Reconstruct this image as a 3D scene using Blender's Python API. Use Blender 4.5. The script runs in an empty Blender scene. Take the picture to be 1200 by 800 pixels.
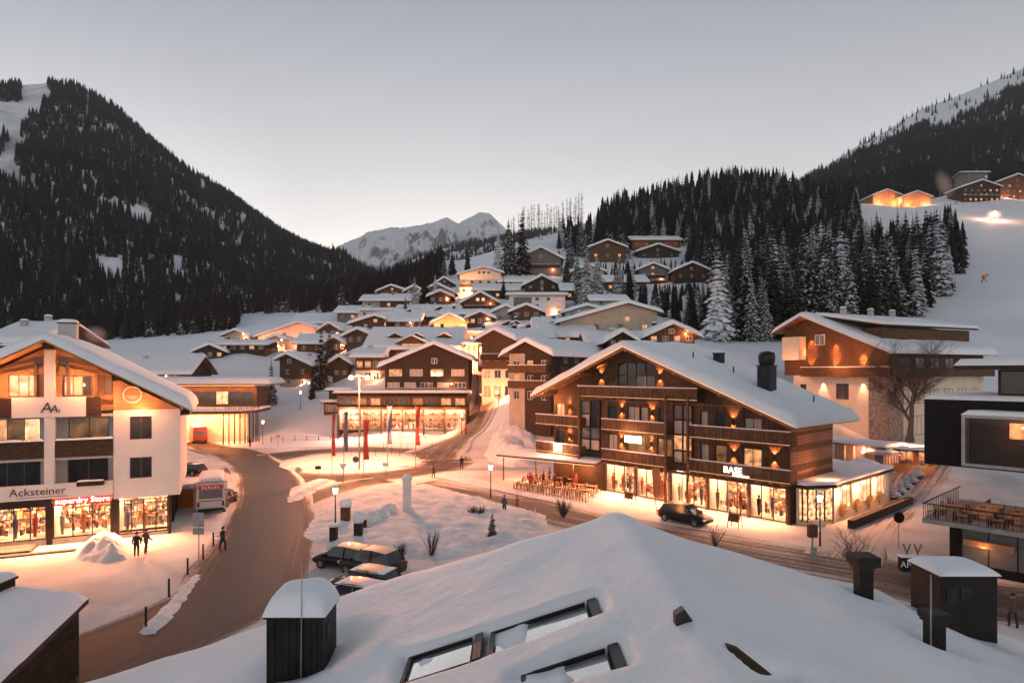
import bpy, bmesh, math, random
import numpy as np
from mathutils import Vector, Matrix, noise as mnoise
random.seed(7); np.random.seed(7)
R = math.radians
sc = bpy.context.scene
COL = sc.collection
# ------------------------------------------------------------------ camera
F, HO, CH = 740.0, 435.0, 13.5          # focal length in photo pixels, horizon row, camera height
cam = bpy.data.objects.new('camera', bpy.data.cameras.new('camera'))
COL.objects.link(cam); sc.camera = cam
cam.location = (0, 0, CH); cam.rotation_euler = (R(90), 0, 0)
cam.data.sensor_width = 36; cam.data.lens = 36 * F / 1200
cam.data.shift_y = (HO - 400) / 1200
cam.data.clip_start = 0.1; cam.data.clip_end = 20000
# ------------------------------------------------------------------ sky and sun
world = bpy.data.worlds.new('World'); sc.world = world; world.use_nodes = True
nt = world.node_tree; bg = nt.nodes['Background']
sky = nt.nodes.new('ShaderNodeTexSky'); sky.sky_type = 'NISHITA'; sky.sun_disc = False
SUN_EL, SUN_ROT = 1.5, -6.0
sky.sun_elevation = R(SUN_EL); sky.sun_rotation = R(SUN_ROT)
sky.altitude = 1300; sky.air_density = 1.0; sky.dust_density = 0.8; sky.ozone_density = 2.0
hsv = nt.nodes.new('ShaderNodeHueSaturation'); hsv.inputs['Saturation'].default_value = 0.19
nt.links.new(sky.outputs[0], hsv.inputs['Color']); 
tcw = nt.nodes.new('ShaderNodeTexCoord'); spw = nt.nodes.new('ShaderNodeSeparateXYZ'); rpw = nt.nodes.new('ShaderNodeValToRGB'); mxw = nt.nodes.new('ShaderNodeMix')
nt.links.new(tcw.outputs['Generated'], spw.inputs[0]); nt.links.new(spw.outputs[2], rpw.inputs[0])
e = rpw.color_ramp.elements; e[0].position = 0.0; e[0].color = (1.36, 1.23, 1.10, 1); e[1].position = .55; e[1].color = (.41, .45, .52, 1)   # warm dusk band, greyer overhead
mxw.data_type = 'RGBA'; mxw.blend_type = 'MULTIPLY'; mxw.inputs[0].default_value = 1.0
nt.links.new(hsv.outputs[0], mxw.inputs[6]); nt.links.new(rpw.outputs[0], mxw.inputs[7]); nt.links.new(mxw.outputs[2], bg.inputs[0])
bg.inputs[1].default_value = 0.15
sun = bpy.data.objects.new('sun', bpy.data.lights.new('sun', 'SUN')); COL.objects.link(sun)
sun.data.energy = 0.22; sun.data.angle = R(40); sun.data.color = (1.0, 0.97, 0.94)
sun.rotation_euler = (R(90 - 14), 0, R(180 - SUN_ROT))
vs = sc.view_settings
vs.view_transform = 'Standard'; vs.look = 'None'; vs.gamma = 1.0; vs.use_curve_mapping = False
vs.exposure = 2.45
sc.render.engine = 'CYCLES'
cy = sc.cycles
cy.use_denoising = True; cy.max_bounces = 6; cy.diffuse_bounces = 3; cy.glossy_bounces = 2; cy.transmission_bounces = 4
cy.transparent_max_bounces = 8; cy.caustics_reflective = False; cy.caustics_refractive = False
cy.sample_clamp_indirect = 4.0; cy.use_light_tree = True
# ------------------------------------------------------------------ helpers
def W(px, py, Y): return Vector(((px - 600) / F * Y, Y, CH + (HO - py) / F * Y))
def G(px, py, h=0.0):
    Y = F * (CH - h) / (py - HO); return Vector(((px - 600) / F * Y, Y, h))
def sm(t): t = np.clip(t, 0, 1); return t * t * (3 - 2 * t)
def nz(x, y, z=0.0): return mnoise.noise((x, y, z))
def fbm(x, y, z=0.0, o=4): return mnoise.fractal((x, y, z), 0.9, 2.0, o)

class MB:
    def __init__(s): s.v = []; s.f = []; s.uv = None
    def add(s, vs_, fs):
        b = len(s.v); s.v += [tuple(p) for p in vs_]; s.f += [tuple(b + i for i in f) for f in fs]; return s
    def box(s, x0, x1, y0, y1, z0, z1):
        return s.add([(x0, y0, z0), (x1, y0, z0), (x1, y1, z0), (x0, y1, z0), (x0, y0, z1), (x1, y0, z1), (x1, y1, z1), (x0, y1, z1)],
                     [(0, 3, 2, 1), (4, 5, 6, 7), (0, 1, 5, 4), (1, 2, 6, 5), (2, 3, 7, 6), (3, 0, 4, 7)])
    def prism(s, pts, off):
        n = len(pts); o = Vector(off); a = [Vector(p) for p in pts]
        return s.add(a + [p + o for p in a], [tuple(range(n))[::-1], tuple(range(n, 2 * n))] + [(i, (i + 1) % n, n + (i + 1) % n, n + i) for i in range(n)])
    def tube(s, p0, p1, r0, r1=None, n=6, caps=True):
        r1 = r0 if r1 is None else r1
        p0 = Vector(p0); p1 = Vector(p1); d = (p1 - p0)
        if d.length < 1e-6: return s
        d.normalize(); a = d.orthogonal().normalized(); b = d.cross(a)
        vs_ = [p + (a * math.cos(2 * math.pi * i / n) + b * math.sin(2 * math.pi * i / n)) * r for p, r in ((p0, r0), (p1, r1)) for i in range(n)]
        fs = [(i, (i + 1) % n, n + (i + 1) % n, n + i) for i in range(n)]
        if caps: fs += [tuple(range(n))[::-1], tuple(range(n, 2 * n))]
        return s.add(vs_, fs)
    def lathe(s, prof, n=10, c=(0, 0, 0)):
        vs_ = [(c[0] + r * math.cos(2 * math.pi * i / n), c[1] + r * math.sin(2 * math.pi * i / n), c[2] + z) for r, z in prof for i in range(n)]
        m = len(prof)
        fs = [(j * n + i, j * n + (i + 1) % n, (j + 1) * n + (i + 1) % n, (j + 1) * n + i) for j in range(m - 1) for i in range(n)]
        fs += [tuple(range(n))[::-1], tuple(range((m - 1) * n, m * n))]
        return s.add(vs_, fs)
    def grid(s, P):          # P[i][j] points
        n, m = len(P), len(P[0])
        return s.add([p for r in P for p in r], [(i * m + j, i * m + j + 1, (i + 1) * m + j + 1, (i + 1) * m + j) for i in range(n - 1) for j in range(m - 1)])
    def mesh(s, name, m=None, smooth=False, recalc=False):
        me = bpy.data.meshes.new(name); me.from_pydata(s.v, [], s.f)
        if recalc:
            b = bmesh.new(); b.from_mesh(me); bmesh.ops.recalc_face_normals(b, faces=b.faces); b.to_mesh(me); b.free()
        if m: me.materials.append(m)
        if smooth: me.polygons.foreach_set('use_smooth', [True] * len(me.polygons))
        me.update(); return me
    def obj(s, name, m, parent=None, smooth=False, recalc=False, bevel=0):
        o = link(name, s.mesh(name, m, smooth, recalc), parent)
        if bevel:
            b = o.modifiers.new('bevel', 'BEVEL'); b.width = bevel; b.segments = 2; b.limit_method = 'ANGLE'
        return o
def link(name, data, parent=None):
    o = bpy.data.objects.new(name, data); COL.objects.link(o)
    if parent: o.parent = parent
    return o
def tag(o, label=None, cat=None, group=None, kind=None):
    if label: o['label'] = label
    if cat: o['category'] = cat
    if group: o['group'] = group
    if kind: o['kind'] = kind
    return o
def thing(name, label, cat, loc=(0, 0, 0), rz=0.0, group=None):
    o = link(name, None); o.location = loc; o.rotation_euler = (0, 0, R(rz)); o.empty_display_size = 0.3
    return tag(o, label, cat, group)
def copy_tree(o, parent=None):
    c = o.copy(); COL.objects.link(c)
    if parent: c.parent = parent
    for ch in o.children: copy_tree(ch, c)
    return c
LK = 1.15
def light(parent, loc, power, col=(1, .56, .26), rad=.08, kind='POINT', rot=None, size=70, blend=.5):
    l = bpy.data.lights.new('bulb', kind); l.energy = power * LK; l.color = (col[0], col[1] * .64, col[2] * .60)
    if kind in ('POINT', 'SPOT'): l.shadow_soft_size = rad * .4
    if kind == 'SPOT': l.spot_size = R(size); l.spot_blend = blend
    o = link('bulb', l, parent); o.location = loc
    if rot: o.rotation_euler = rot
    return o
def text(name, s, size, m, parent, loc, rz=0, ext=.02, font_shear=0, align='CENTER', rx=90):
    c = bpy.data.curves.new(name, 'FONT'); c.body = s; c.size = size; c.extrude = ext; c.align_x = align; c.shear = font_shear; c.resolution_u = 2
    t = bpy.data.objects.new('tmp', c); COL.objects.link(t)
    me = bpy.data.meshes.new_from_object(t.evaluated_get(bpy.context.evaluated_depsgraph_get()))
    bpy.data.objects.remove(t); bpy.data.curves.remove(c); me.materials.clear(); me.materials.append(m)
    o = link(name, me, parent); o.location = loc; o.rotation_euler = (R(rx), 0, R(rz)); return o
# ------------------------------------------------------------------ materials
MATS = {}; EK = .125
def pm(name, c1, c2=None, scale=3.0, rough=.7, bump=0.0, bscale=20.0, stretch=(1, 1, 1), metal=0.0, emit=None, estr=0.0, coat=0.0, detail=4, coords='Object'):
    m = bpy.data.materials.new(name); m.use_nodes = True; n = m.node_tree.nodes; l = m.node_tree.links
    b = n['Principled BSDF']; b.inputs['Roughness'].default_value = rough; b.inputs['Metallic'].default_value = metal
    b.inputs['Base Color'].default_value = (*c1, 1)
    if coat: b.inputs['Coat Weight'].default_value = coat
    if c2 or bump:
        tc = n.new('ShaderNodeTexCoord'); mp = n.new('ShaderNodeMapping'); mp.inputs['Scale'].default_value = stretch
        l.new(tc.outputs[coords], mp.inputs[0])
    if c2:
        t = n.new('ShaderNodeTexNoise'); t.inputs['Scale'].default_value = scale; t.inputs['Detail'].default_value = detail
        l.new(mp.outputs[0], t.inputs[0]); r = n.new('ShaderNodeValToRGB')
        r.color_ramp.elements[0].position = .32; r.color_ramp.elements[1].position = .68
        r.color_ramp.elements[0].color = (*c1, 1); r.color_ramp.elements[1].color = (*c2, 1)
        l.new(t.outputs[0], r.inputs[0]); l.new(r.outputs[0], b.inputs['Base Color'])
    if bump:
        t2 = n.new('ShaderNodeTexNoise'); t2.inputs['Scale'].default_value = bscale; t2.inputs['Detail'].default_value = 5
        l.new(mp.outputs[0], t2.inputs[0]); bp = n.new('ShaderNodeBump'); bp.inputs['Strength'].default_value = bump; bp.inputs['Distance'].default_value = .15
        l.new(t2.outputs[0], bp.inputs['Height']); l.new(bp.outputs[0], b.inputs['Normal'])
    if emit:
        b.inputs['Emission Color'].default_value = (*emit, 1); b.inputs['Emission Strength'].default_value = estr * EK
    MATS[name] = m; return m
def M(k): return MATS[k]
def matte(*ks):
    for k in ks: MATS[k].node_tree.nodes['Principled BSDF'].inputs['Specular IOR Level'].default_value = .15
pm('snow', (.80, .82, .86), (.86, .87, .89), .7, .75, .35, 1.6)
pm('roof_snow', (.80, .82, .86), (.86, .87, .90), .5, .7, .3, 1.1)
pm('packed_snow', (.58, .55, .53), (.80, .78, .77), .22, .8, .5, 5.0, detail=8)
pm('bank_snow', (.66, .66, .68), (.86, .86, .87), .9, .8, .8, 2.2, detail=8)
matte('snow')
def near_snow():
    m = pm('near_snow', (.78, .80, .84), (.87, .88, .90), .35, .6, .25, .8, detail=10); n = m.node_tree.nodes; l = m.node_tree.links; b = n['Principled BSDF']
    tc = n.new('ShaderNodeTexCoord'); t = n.new('ShaderNodeTexNoise'); t.inputs['Scale'].default_value = 14; t.inputs['Detail'].default_value = 9; t.inputs['Roughness'].default_value = .7; l.new(tc.outputs['Object'], t.inputs[0])
    t2 = n.new('ShaderNodeTexNoise'); t2.inputs['Scale'].default_value = 3.2; t2.inputs['Detail'].default_value = 6; l.new(tc.outputs['Object'], t2.inputs[0])
    a = n.new('ShaderNodeMath'); a.operation = 'MULTIPLY_ADD'; l.new(t.outputs[0], a.inputs[0]); a.inputs[1].default_value = .35; l.new(t2.outputs[0], a.inputs[2])
    bp = n.new('ShaderNodeBump'); bp.inputs['Strength'].default_value = .7; bp.inputs['Distance'].default_value = .06; l.new(a.outputs[0], bp.inputs['Height']); old = b.inputs['Normal'].links[0].from_socket; l.new(old, bp.inputs['Normal']); l.new(bp.outputs[0], b.inputs['Normal'])
near_snow()
pm('plaster_white', (.66, .63, .61), (.74, .71, .69), .6, .85, .15, 14)
pm('plaster_cream', (.66, .56, .45), (.74, .65, .53), .6, .85, .15, 14)
pm('plaster_grey', (.36, .36, .37), (.46, .46, .46), .6, .85, .15, 14)
pm('plaster_tan', (.36, .30, .24), (.44, .37, .30), .7, .85, .1, 14)
pm('plaster_pink', (.58, .44, .38), (.66, .52, .45), .7, .85, .1, 14)
pm('wood_dark', (.035, .024, .018), (.075, .048, .032), 1.2, .65, .5, 6, (1.5, 1.5, 7))
pm('wood_brown', (.075, .042, .024), (.16, .085, .045), 1.2, .62, .5, 6, (1.2, 1.2, 6))
pm('wood_honey', (.30, .165, .075), (.46, .27, .13), 1.2, .6, .5, 5, (.7, .7, 7))
pm('wood_clad', (.12, .06, .03), (.34, .18, .085), .9, .6, .6, 4, (.5, .5, 5.5))
pm('wood_vert', (.05, .03, .02), (.13, .072, .04), 1.1, .65, .5, 5, (6, 6, .6))
pm('wood_grey', (.10, .09, .085), (.19, .17, .155), 1.2, .7, .5, 6, (1.2, 1.2, 6))
pm('timber', (.10, .055, .03), (.2, .11, .055), 2, .55, .2, 10, (4, 4, .8))
pm('roof_dark', (.03, .027, .026), (.06, .052, .048), 2, .7, .2, 10)
pm('metal_dark', (.02, .02, .021), (.045, .043, .043), 3, .45, .05, 20, metal=.4)
pm('metal_brown', (.014, .011, .010), (.027, .022, .020), 3, .5, .1, 15)
pm('metal_grey', (.28, .28, .29), (.4, .4, .41), 3, .4, metal=.6)
pm('black_panel', (.007, .007, .008), (.013, .012, .012), 1, .6, .05, 8)
pm('concrete', (.26, .25, .25), (.36, .35, .34), 1.5, .85, .2, 12)
pm('stone', (.14, .12, .10), (.34, .29, .25), 2.2, .85, .8, 4)
pm('frame_white', (.72, .70, .67), (.78, .76, .73), 2, .5)
pm('frame_brown', (.07, .045, .03), (.11, .07, .045), 4, .5, .1, 20, (4, 4, 1))
pm('glass_dark', (.02, .024, .03), (.05, .055, .065), .6, .08)
pm('glass_grey', (.10, .115, .13), (.17, .18, .19), .5, .12)
pm('curtain', (.42, .36, .31), (.55, .48, .42), 6, .8, .2, 20, (8, 8, .3))
pm('bark', (.05, .038, .03), (.11, .085, .07), 6, .9, .6, 14, (3, 3, .6))
pm('rubber', (.012, .012, .012), (.02, .02, .02), 8, .8)
pm('orange_paint', (.62, .2, .03), (.7, .25, .05), 2, .5)
pm('red_cloth', (.5, .06, .035), (.62, .10, .05), 3, .8, .2, 8)
pm('blue_cloth', (.10, .12, .2), (.2, .22, .3), 3, .8, .2, 8)
pm('orange_cloth', (.62, .16, .05), (.7, .24, .08), 3, .8, .2, 8)
pm('sign_white', (.7, .7, .7), (.75, .75, .75), 4, .4)
pm('sign_red', (.55, .03, .03), (.62, .05, .05), 4, .4)
pm('letter_dark', (.05, .02, .02), (.08, .03, .03), 4, .5)
pm('letter_white', (.8, .8, .8), (.85, .85, .85), 4, .4)
pm('sign_lit_red', (.6, .03, .02), emit=(1, .06, .03), estr=1.3)
pm('letter_lit', (.8, .8, .8), emit=(1, .86, .72), estr=7)
pm('lamp_glass', (.8, .8, .8), emit=(1, .62, .32), estr=26)
pm('strip_light', (.8, .6, .4), emit=(1, .42, .17), estr=2.0)
pm('soft_strip', (.8, .6, .4), emit=(1, .42, .17), estr=1.0)
pm('shop_ceiling', (.8, .8, .8), emit=(1, .56, .34), estr=52)
pm('skylight_glass', (.10, .11, .12), (.22, .23, .24), 1.5, .06, coat=.5)
def lit(name, col, lo, hi, scale):
    m = bpy.data.materials.new(name); m.use_nodes = True; n = m.node_tree.nodes; l = m.node_tree.links; b = n['Principled BSDF']
    b.inputs['Base Color'].default_value = (.12, .08, .05, 1); b.inputs['Roughness'].default_value = .15
    tc = n.new('ShaderNodeTexCoord'); v = n.new('ShaderNodeTexNoise'); v.inputs['Scale'].default_value = scale; v.inputs['Detail'].default_value = 5
    l.new(tc.outputs['Object'], v.inputs[0]); mr = n.new('ShaderNodeMapRange'); mr.inputs[1].default_value = .35; mr.inputs[2].default_value = .66
    mr.inputs[3].default_value = lo * EK; mr.inputs[4].default_value = hi * EK; l.new(v.outputs[0], mr.inputs[0]); l.new(mr.outputs[0], b.inputs['Emission Strength'])
    b.inputs['Emission Color'].default_value = (*col, 1); MATS[name] = m
lit('lit_warm', (1, .42, .17), .4, 2.0, 1.4)
lit('lit_dim', (1, .42, .15), .02, .4, 1.1)
lit('lit_bright', (1, .50, .25), 1.0, 3.4, 1.2)
lit('lit_goods', (1, .52, .24), .15, 4.0, 2.6)
def glass():
    m = bpy.data.materials.new('shop_glass'); m.use_nodes = True; n = m.node_tree.nodes; l = m.node_tree.links
    n.remove(n['Principled BSDF']); t = n.new('ShaderNodeBsdfTransparent'); g = n.new('ShaderNodeBsdfGlossy'); g.inputs['Roughness'].default_value = .03
    t.inputs[0].default_value = (.93, .93, .92, 1)
    f = n.new('ShaderNodeFresnel'); f.inputs[0].default_value = 1.4; x = n.new('ShaderNodeMixShader')
    l.new(f.outputs[0], x.inputs[0]); l.new(t.outputs[0], x.inputs[1]); l.new(g.outputs[0], x.inputs[2]); l.new(x.outputs[0], n['Material Output'].inputs[0])
    MATS['shop_glass'] = m
glass()
def goods():
    m = bpy.data.materials.new('goods'); m.use_nodes = True; n = m.node_tree.nodes; l = m.node_tree.links; b = n['Principled BSDF']; b.inputs['Roughness'].default_value = .8
    tc = n.new('ShaderNodeTexCoord'); v = n.new('ShaderNodeTexVoronoi'); v.inputs['Scale'].default_value = 3.1
    l.new(tc.outputs['Object'], v.inputs[0]); r = n.new('ShaderNodeValToRGB'); r.color_ramp.interpolation = 'CONSTANT'
    e = r.color_ramp.elements; e[0].color = (.07, .05, .045, 1); e[1].position = .22; e[1].color = (.55, .42, .28, 1)
    for p, c in ((.38, (.5, .09, .05)), (.5, (.75, .68, .6)), (.66, (.2, .13, .08)), (.78, (.62, .3, .1)), (.9, (.08, .1, .14))):
        q = e.new(p); q.color = (*c, 1)
    sp = n.new('ShaderNodeSeparateColor'); l.new(v.outputs['Color'], sp.inputs[0]); l.new(sp.outputs[0], r.inputs[0]); l.new(r.outputs[0], b.inputs['Base Color']); MATS['goods'] = m
goods()
def foliage(name, c1, c2, snow_amt, nscale):
    m = bpy.data.materials.new(name); m.use_nodes = True; n = m.node_tree.nodes; l = m.node_tree.links; b = n['Principled BSDF']; b.inputs['Roughness'].default_value = .85
    g = n.new('ShaderNodeNewGeometry'); sp = n.new('ShaderNodeSeparateXYZ'); l.new(g.outputs['Normal'], sp.inputs[0])
    ab = n.new('ShaderNodeMath'); ab.operation = 'ABSOLUTE'; l.new(sp.outputs[2], ab.inputs[0])
    tc = n.new('ShaderNodeTexCoord'); t = n.new('ShaderNodeTexNoise'); t.inputs['Scale'].default_value = nscale; t.inputs['Detail'].default_value = 4
    l.new(tc.outputs['Object'], t.inputs[0])
    oi = n.new('ShaderNodeObjectInfo')
    a = n.new('ShaderNodeMath'); a.operation = 'MULTIPLY_ADD'; l.new(t.outputs[0], a.inputs[0]); a.inputs[1].default_value = 1.6; l.new(ab.outputs[0], a.inputs[2])
    a2 = n.new('ShaderNodeMath'); a2.operation = 'MULTIPLY_ADD'; l.new(oi.outputs['Random'], a2.inputs[0]); a2.inputs[1].default_value = .5; l.new(a.outputs[0], a2.inputs[2])
    mr = n.new('ShaderNodeMapRange'); mr.inputs[1].default_value = 2.14 - snow_amt; mr.inputs[2].default_value = 2.38 - snow_amt; l.new(a2.outputs[0], mr.inputs[0])
    r = n.new('ShaderNodeMix'); r.data_type = 'RGBA'; r.inputs[6].default_value = (*c1, 1); r.inputs[7].default_value = (*c2, 1); l.new(oi.outputs['Random'], r.inputs[0])
    x = n.new('ShaderNodeMix'); x.data_type = 'RGBA'; l.new(mr.outputs[0], x.inputs[0]); l.new(r.outputs[2], x.inputs[6]); x.inputs[7].default_value = (.74, .77, .82, 1)
    l.new(x.outputs[2], b.inputs['Base Color']); MATS[name] = m
foliage('spruce_snowy', (.014, .017, .013), (.028, .027, .020), .27, 1.5)
foliage('spruce_dark', (.010, .012, .011), (.024, .023, .020), .50, 1.1)
foliage('larch', (.05, .042, .034), (.085, .07, .055), .05, 1.0)
def mountain_mat(name, rock, lo, hi, scale):
    m = bpy.data.materials.new(name); m.use_nodes = True; n = m.node_tree.nodes; l = m.node_tree.links; b = n['Principled BSDF']; b.inputs['Roughness'].default_value = .9
    g = n.new('ShaderNodeNewGeometry'); sp = n.new('ShaderNodeSeparateXYZ'); l.new(g.outputs['Normal'], sp.inputs[0])
    tc = n.new('ShaderNodeTexCoord'); t = n.new('ShaderNodeTexNoise'); t.inputs['Scale'].default_value = scale; t.inputs['Detail'].default_value = 9; t.inputs['Roughness'].default_value = .65
    l.new(tc.outputs['Object'], t.inputs[0]); a = n.new('ShaderNodeMath'); a.operation = 'MULTIPLY_ADD'; l.new(t.outputs[0], a.inputs[0]); a.inputs[1].default_value = .7; l.new(sp.outputs[2], a.inputs[2])
    mr = n.new('ShaderNodeMapRange'); mr.inputs[1].default_value = lo; mr.inputs[2].default_value = hi; l.new(a.outputs[0], mr.inputs[0])
    x = n.new('ShaderNodeMix'); x.data_type = 'RGBA'; l.new(mr.outputs[0], x.inputs[0]); x.inputs[6].default_value = (*rock, 1); x.inputs[7].default_value = (.88, .90, .94, 1)
    bp = n.new('ShaderNodeBump'); bp.inputs['Strength'].default_value = .6; bp.inputs['Distance'].default_value = 8; l.new(t.outputs[0], bp.inputs['Height']); l.new(bp.outputs[0], b.inputs['Normal'])
    l.new(x.outputs[2], b.inputs['Base Color']); MATS[name] = m
mountain_mat('alpine_snow', (.11, .11, .125), .79, .97, .0055)
mountain_mat('forest_floor', (.05, .05, .05), .80, 1.2, .02)
def road_mat():
    m = bpy.data.materials.new('slush_road'); m.use_nodes = True; n = m.node_tree.nodes; l = m.node_tree.links; b = n['Principled BSDF']
    uv = n.new('ShaderNodeUVMap'); mp = n.new('ShaderNodeMapping'); mp.inputs['Scale'].default_value = (.9, .06, 1); l.new(uv.outputs[0], mp.inputs[0])
    t = n.new('ShaderNodeTexNoise'); t.inputs['Scale'].default_value = 1.0; t.inputs['Detail'].default_value = 8; t.inputs['Roughness'].default_value = .6; l.new(mp.outputs[0], t.inputs[0])
    tc = n.new('ShaderNodeTexCoord'); t2 = n.new('ShaderNodeTexNoise'); t2.inputs['Scale'].default_value = .09; t2.inputs['Detail'].default_value = 6; l.new(tc.outputs['Object'], t2.inputs[0])
    at = n.new('ShaderNodeAttribute'); at.attribute_name = 'wet'
    mp3 = n.new('ShaderNodeMapping'); mp3.inputs['Scale'].default_value = (4.2, .035, 1); l.new(uv.outputs[0], mp3.inputs[0]); t3 = n.new('ShaderNodeTexNoise'); t3.inputs['Scale'].default_value = 1.0; t3.inputs['Detail'].default_value = 3; l.new(mp3.outputs[0], t3.inputs[0])
    m3 = n.new('ShaderNodeMath'); m3.operation = 'MULTIPLY_ADD'; l.new(t3.outputs[0], m3.inputs[0]); m3.inputs[1].default_value = .8; m3.inputs[2].default_value = -.4
    t4 = n.new('ShaderNodeTexNoise'); t4.inputs['Scale'].default_value = 2.6; t4.inputs['Detail'].default_value = 9; t4.inputs['Roughness'].default_value = .7; l.new(tc.outputs['Object'], t4.inputs[0])
    m4 = n.new('ShaderNodeMath'); m4.operation = 'MULTIPLY_ADD'; l.new(t4.outputs[0], m4.inputs[0]); m4.inputs[1].default_value = .5; m4.inputs[2].default_value = -.25
    a5 = n.new('ShaderNodeMath'); a5.operation = 'ADD'; l.new(m3.outputs[0], a5.inputs[0]); l.new(m4.outputs[0], a5.inputs[1]); a6 = n.new('ShaderNodeMath'); a6.operation = 'ADD'; l.new(a5.outputs[0], a6.inputs[0]); l.new(t2.outputs[0], a6.inputs[1])
    a = n.new('ShaderNodeMath'); a.operation = 'ADD'; l.new(t.outputs[0], a.inputs[0]); l.new(a6.outputs[0], a.inputs[1])
    a2 = n.new('ShaderNodeMath'); a2.operation = 'SUBTRACT'; l.new(a.outputs[0], a2.inputs[0]); l.new(at.outputs['Fac'], a2.inputs[1])
    r = n.new('ShaderNodeValToRGB'); e = r.color_ramp.elements; e[0].position = .25; e[0].color = (.045, .04, .037, 1); e[1].position = 1.0; e[1].color = (.66, .62, .59, 1)
    q = e.new(.5); q.color = (.075, .062, .054, 1); q = e.new(.78); q.color = (.24, .19, .16, 1)
    l.new(a2.outputs[0], r.inputs[0]); l.new(r.outputs[0], b.inputs['Base Color'])
    mr = n.new('ShaderNodeMapRange'); mr.inputs[1].default_value = .3; mr.inputs[2].default_value = .8; mr.inputs[3].default_value = .62; mr.inputs[4].default_value = .9; b.inputs['Specular IOR Level'].default_value = .25; l.new(a2.outputs[0], mr.inputs[0]); l.new(mr.outputs[0], b.inputs['Roughness'])
    bp = n.new('ShaderNodeBump'); bp.inputs['Strength'].default_value = .5; bp.inputs['Distance'].default_value = .08; l.new(t.outputs[0], bp.inputs['Height']); l.new(bp.outputs[0], b.inputs['Normal'])
    MATS['slush_road'] = m
road_mat()
matte('metal_brown', 'metal_dark', 'black_panel', 'wood_dark', 'wood_brown', 'wood_vert', 'roof_dark', 'spruce_dark', 'spruce_snowy', 'packed_snow', 'bank_snow', 'roof_snow', 'forest_floor')
# ------------------------------------------------------------------ where the houses of the village stand (roof extents, eave, base, distance)
HS = []
def hs(lab, x0, x1, ye, yb, Y, d, ya, **k): HS.append(dict(lab=lab, x0=x0, x1=x1, ye=ye, yb=yb, Y=Y, d=d, ya=ya, **k))
hs('grey timber chalet alone at the top, in front of the bare larches', 606, 661, 303, 322, 260, 12, 289, up='wood_grey', low=.25, win=[(.5, 5, 1.0, 1.1)], balc=[.45], lits=.12)
hs('dark low gable directly above the white block with many windows', 611, 659, 334, 341, 226, 10, 322, up='wood_dark', win=[(.4, 3, 1, .9)])
hs('white block with a flat snowy roof and rows of small dark windows', 592, 667, 346, 374, 198, 10, 340, rx=1, pt=.16, up='plaster_white', win=[(.18, 5, 1.1, 1.0), (.47, 5, 1.1, 1.0), (.76, 5, 1.1, 1.0)], garage=1)
hs('wide tan house with two orange windows below the white block', 650, 776, 378, 391, 150, 14, 355, xa=735, up='plaster_tan', win=[(.35, 4, 1.3, 1.2)], lits=.5)
hs('brown chalet with one lit window and a chimney, under the big spruces', 752, 822, 393, 404, 122, 16, 377, up='wood_brown', win=[(.35, 4, 1.2, 1.2)], lits=.3, chim=2)
hs('small dark gable left of the brown chalet with chimneys', 706, 750, 398, 406, 117, 10, 385, up='wood_dark', win=[(.3, 3, .9, .8)])
hs('low snow-covered roof behind the small dark gable', 684, 772, 401, 406, 134, 12, 388, rx=1, pt=.35, up='wood_dark', win=[(.3, 3, .9, .6)])
hs('cream and dark timber house with painted arches, left of the big chalet', 590, 652, 414, 474, 107, 24, 397, yaw=-34, up='wood_dark', panel=.38, win=[(.08, 3, 1.1, 1.5), (.36, 3, 1.2, 1.7), (.66, 3, 1.2, 1.6)], lits=.25, wide=1.2, sidebalc=1, balc=[.34, .64])
hs('dark brown gable with a long snowy roof behind the cream house', 558, 608, 397, 468, 126, 20, 384, yaw=-28, up='wood_brown', lo_mat='plaster_cream', low=.5, win=[(.02, 3, 2.0, 2.4), (.34, 3, 1.5, 1.7), (.62, 3, 1.1, 1.2)], balc=[.66], lits=.5, wide=1.15, glow=70)
hs('chalet glowing orange all over its gable in the village middle', 503, 552, 378, 390, 190, 12, 366, up='wood_honey', win=[(.3, 5, 1.3, 1.5)], lits=.8, glow=230)
hs('pale grey house with a pointed gable right of the orange chalet', 573, 613, 366, 381, 188, 12, 357, up='plaster_grey', win=[(.4, 2, 1.2, 1)])
hs('long pale grey building behind the orange chalet', 514, 576, 368, 381, 196, 9, 362, rx=1, pt=.3, up='plaster_grey', win=[(.4, 3, 1.5, 1.2)])
hs('dark chalet with two glowing gable windows below the floodlit hotel', 539, 587, 354, 363, 215, 12, 341, up='wood_brown', gwin=2, balc=[.1])
hs('floodlit cream hotel high on the slope', 535, 591, 322, 346, 250, 14, 313, xa=567, up='plaster_cream', win=[(.15, 5, 1.2, 1.2), (.55, 5, 1.2, 1.2)], balc=[.4], lits=.3, glow=330, gwin=3)
hs('grey chalet with a balcony left of the floodlit hotel', 488, 536, 343, 354, 243, 12, 332, up='wood_grey', win=[(.4, 4, 1.1, 1.1)], balc=[.3], lits=.3)
hs('small dark gable above the grey balcony chalet', 508, 534, 332, 338, 276, 9, 322, up='wood_dark', win=[(.4, 2, .9, .8)])
hs('small grey snow-roofed hut at the edge of the left forest', 472, 499, 341, 352, 264, 9, 334, up='wood_grey', win=[(.4, 2, .9, .8)])
hs('narrow white house below the small grey hut', 483, 499, 347, 362, 236, 7, 342, up='plaster_white', win=[(.2, 1, 1, 1), (.6, 1, 1, 1)])
hs('broad snow roof with one dark dormer behind the orange chalet', 491, 540, 370, 378, 206, 14, 353, rx=1, pt=.5, up='wood_dark', dorm=[.5])
hs('hotel with a huge snow roof, two dark dormers and a lit front gable', 424, 542, 408, 424, 148, 22, 377, rx=1, pt=.46, up='wood_brown', dorm=[.28, .52, .84], bigd=.5, chim=3, win=[(.3, 7, 1.2, 1.3)], lits=.4)
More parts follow.
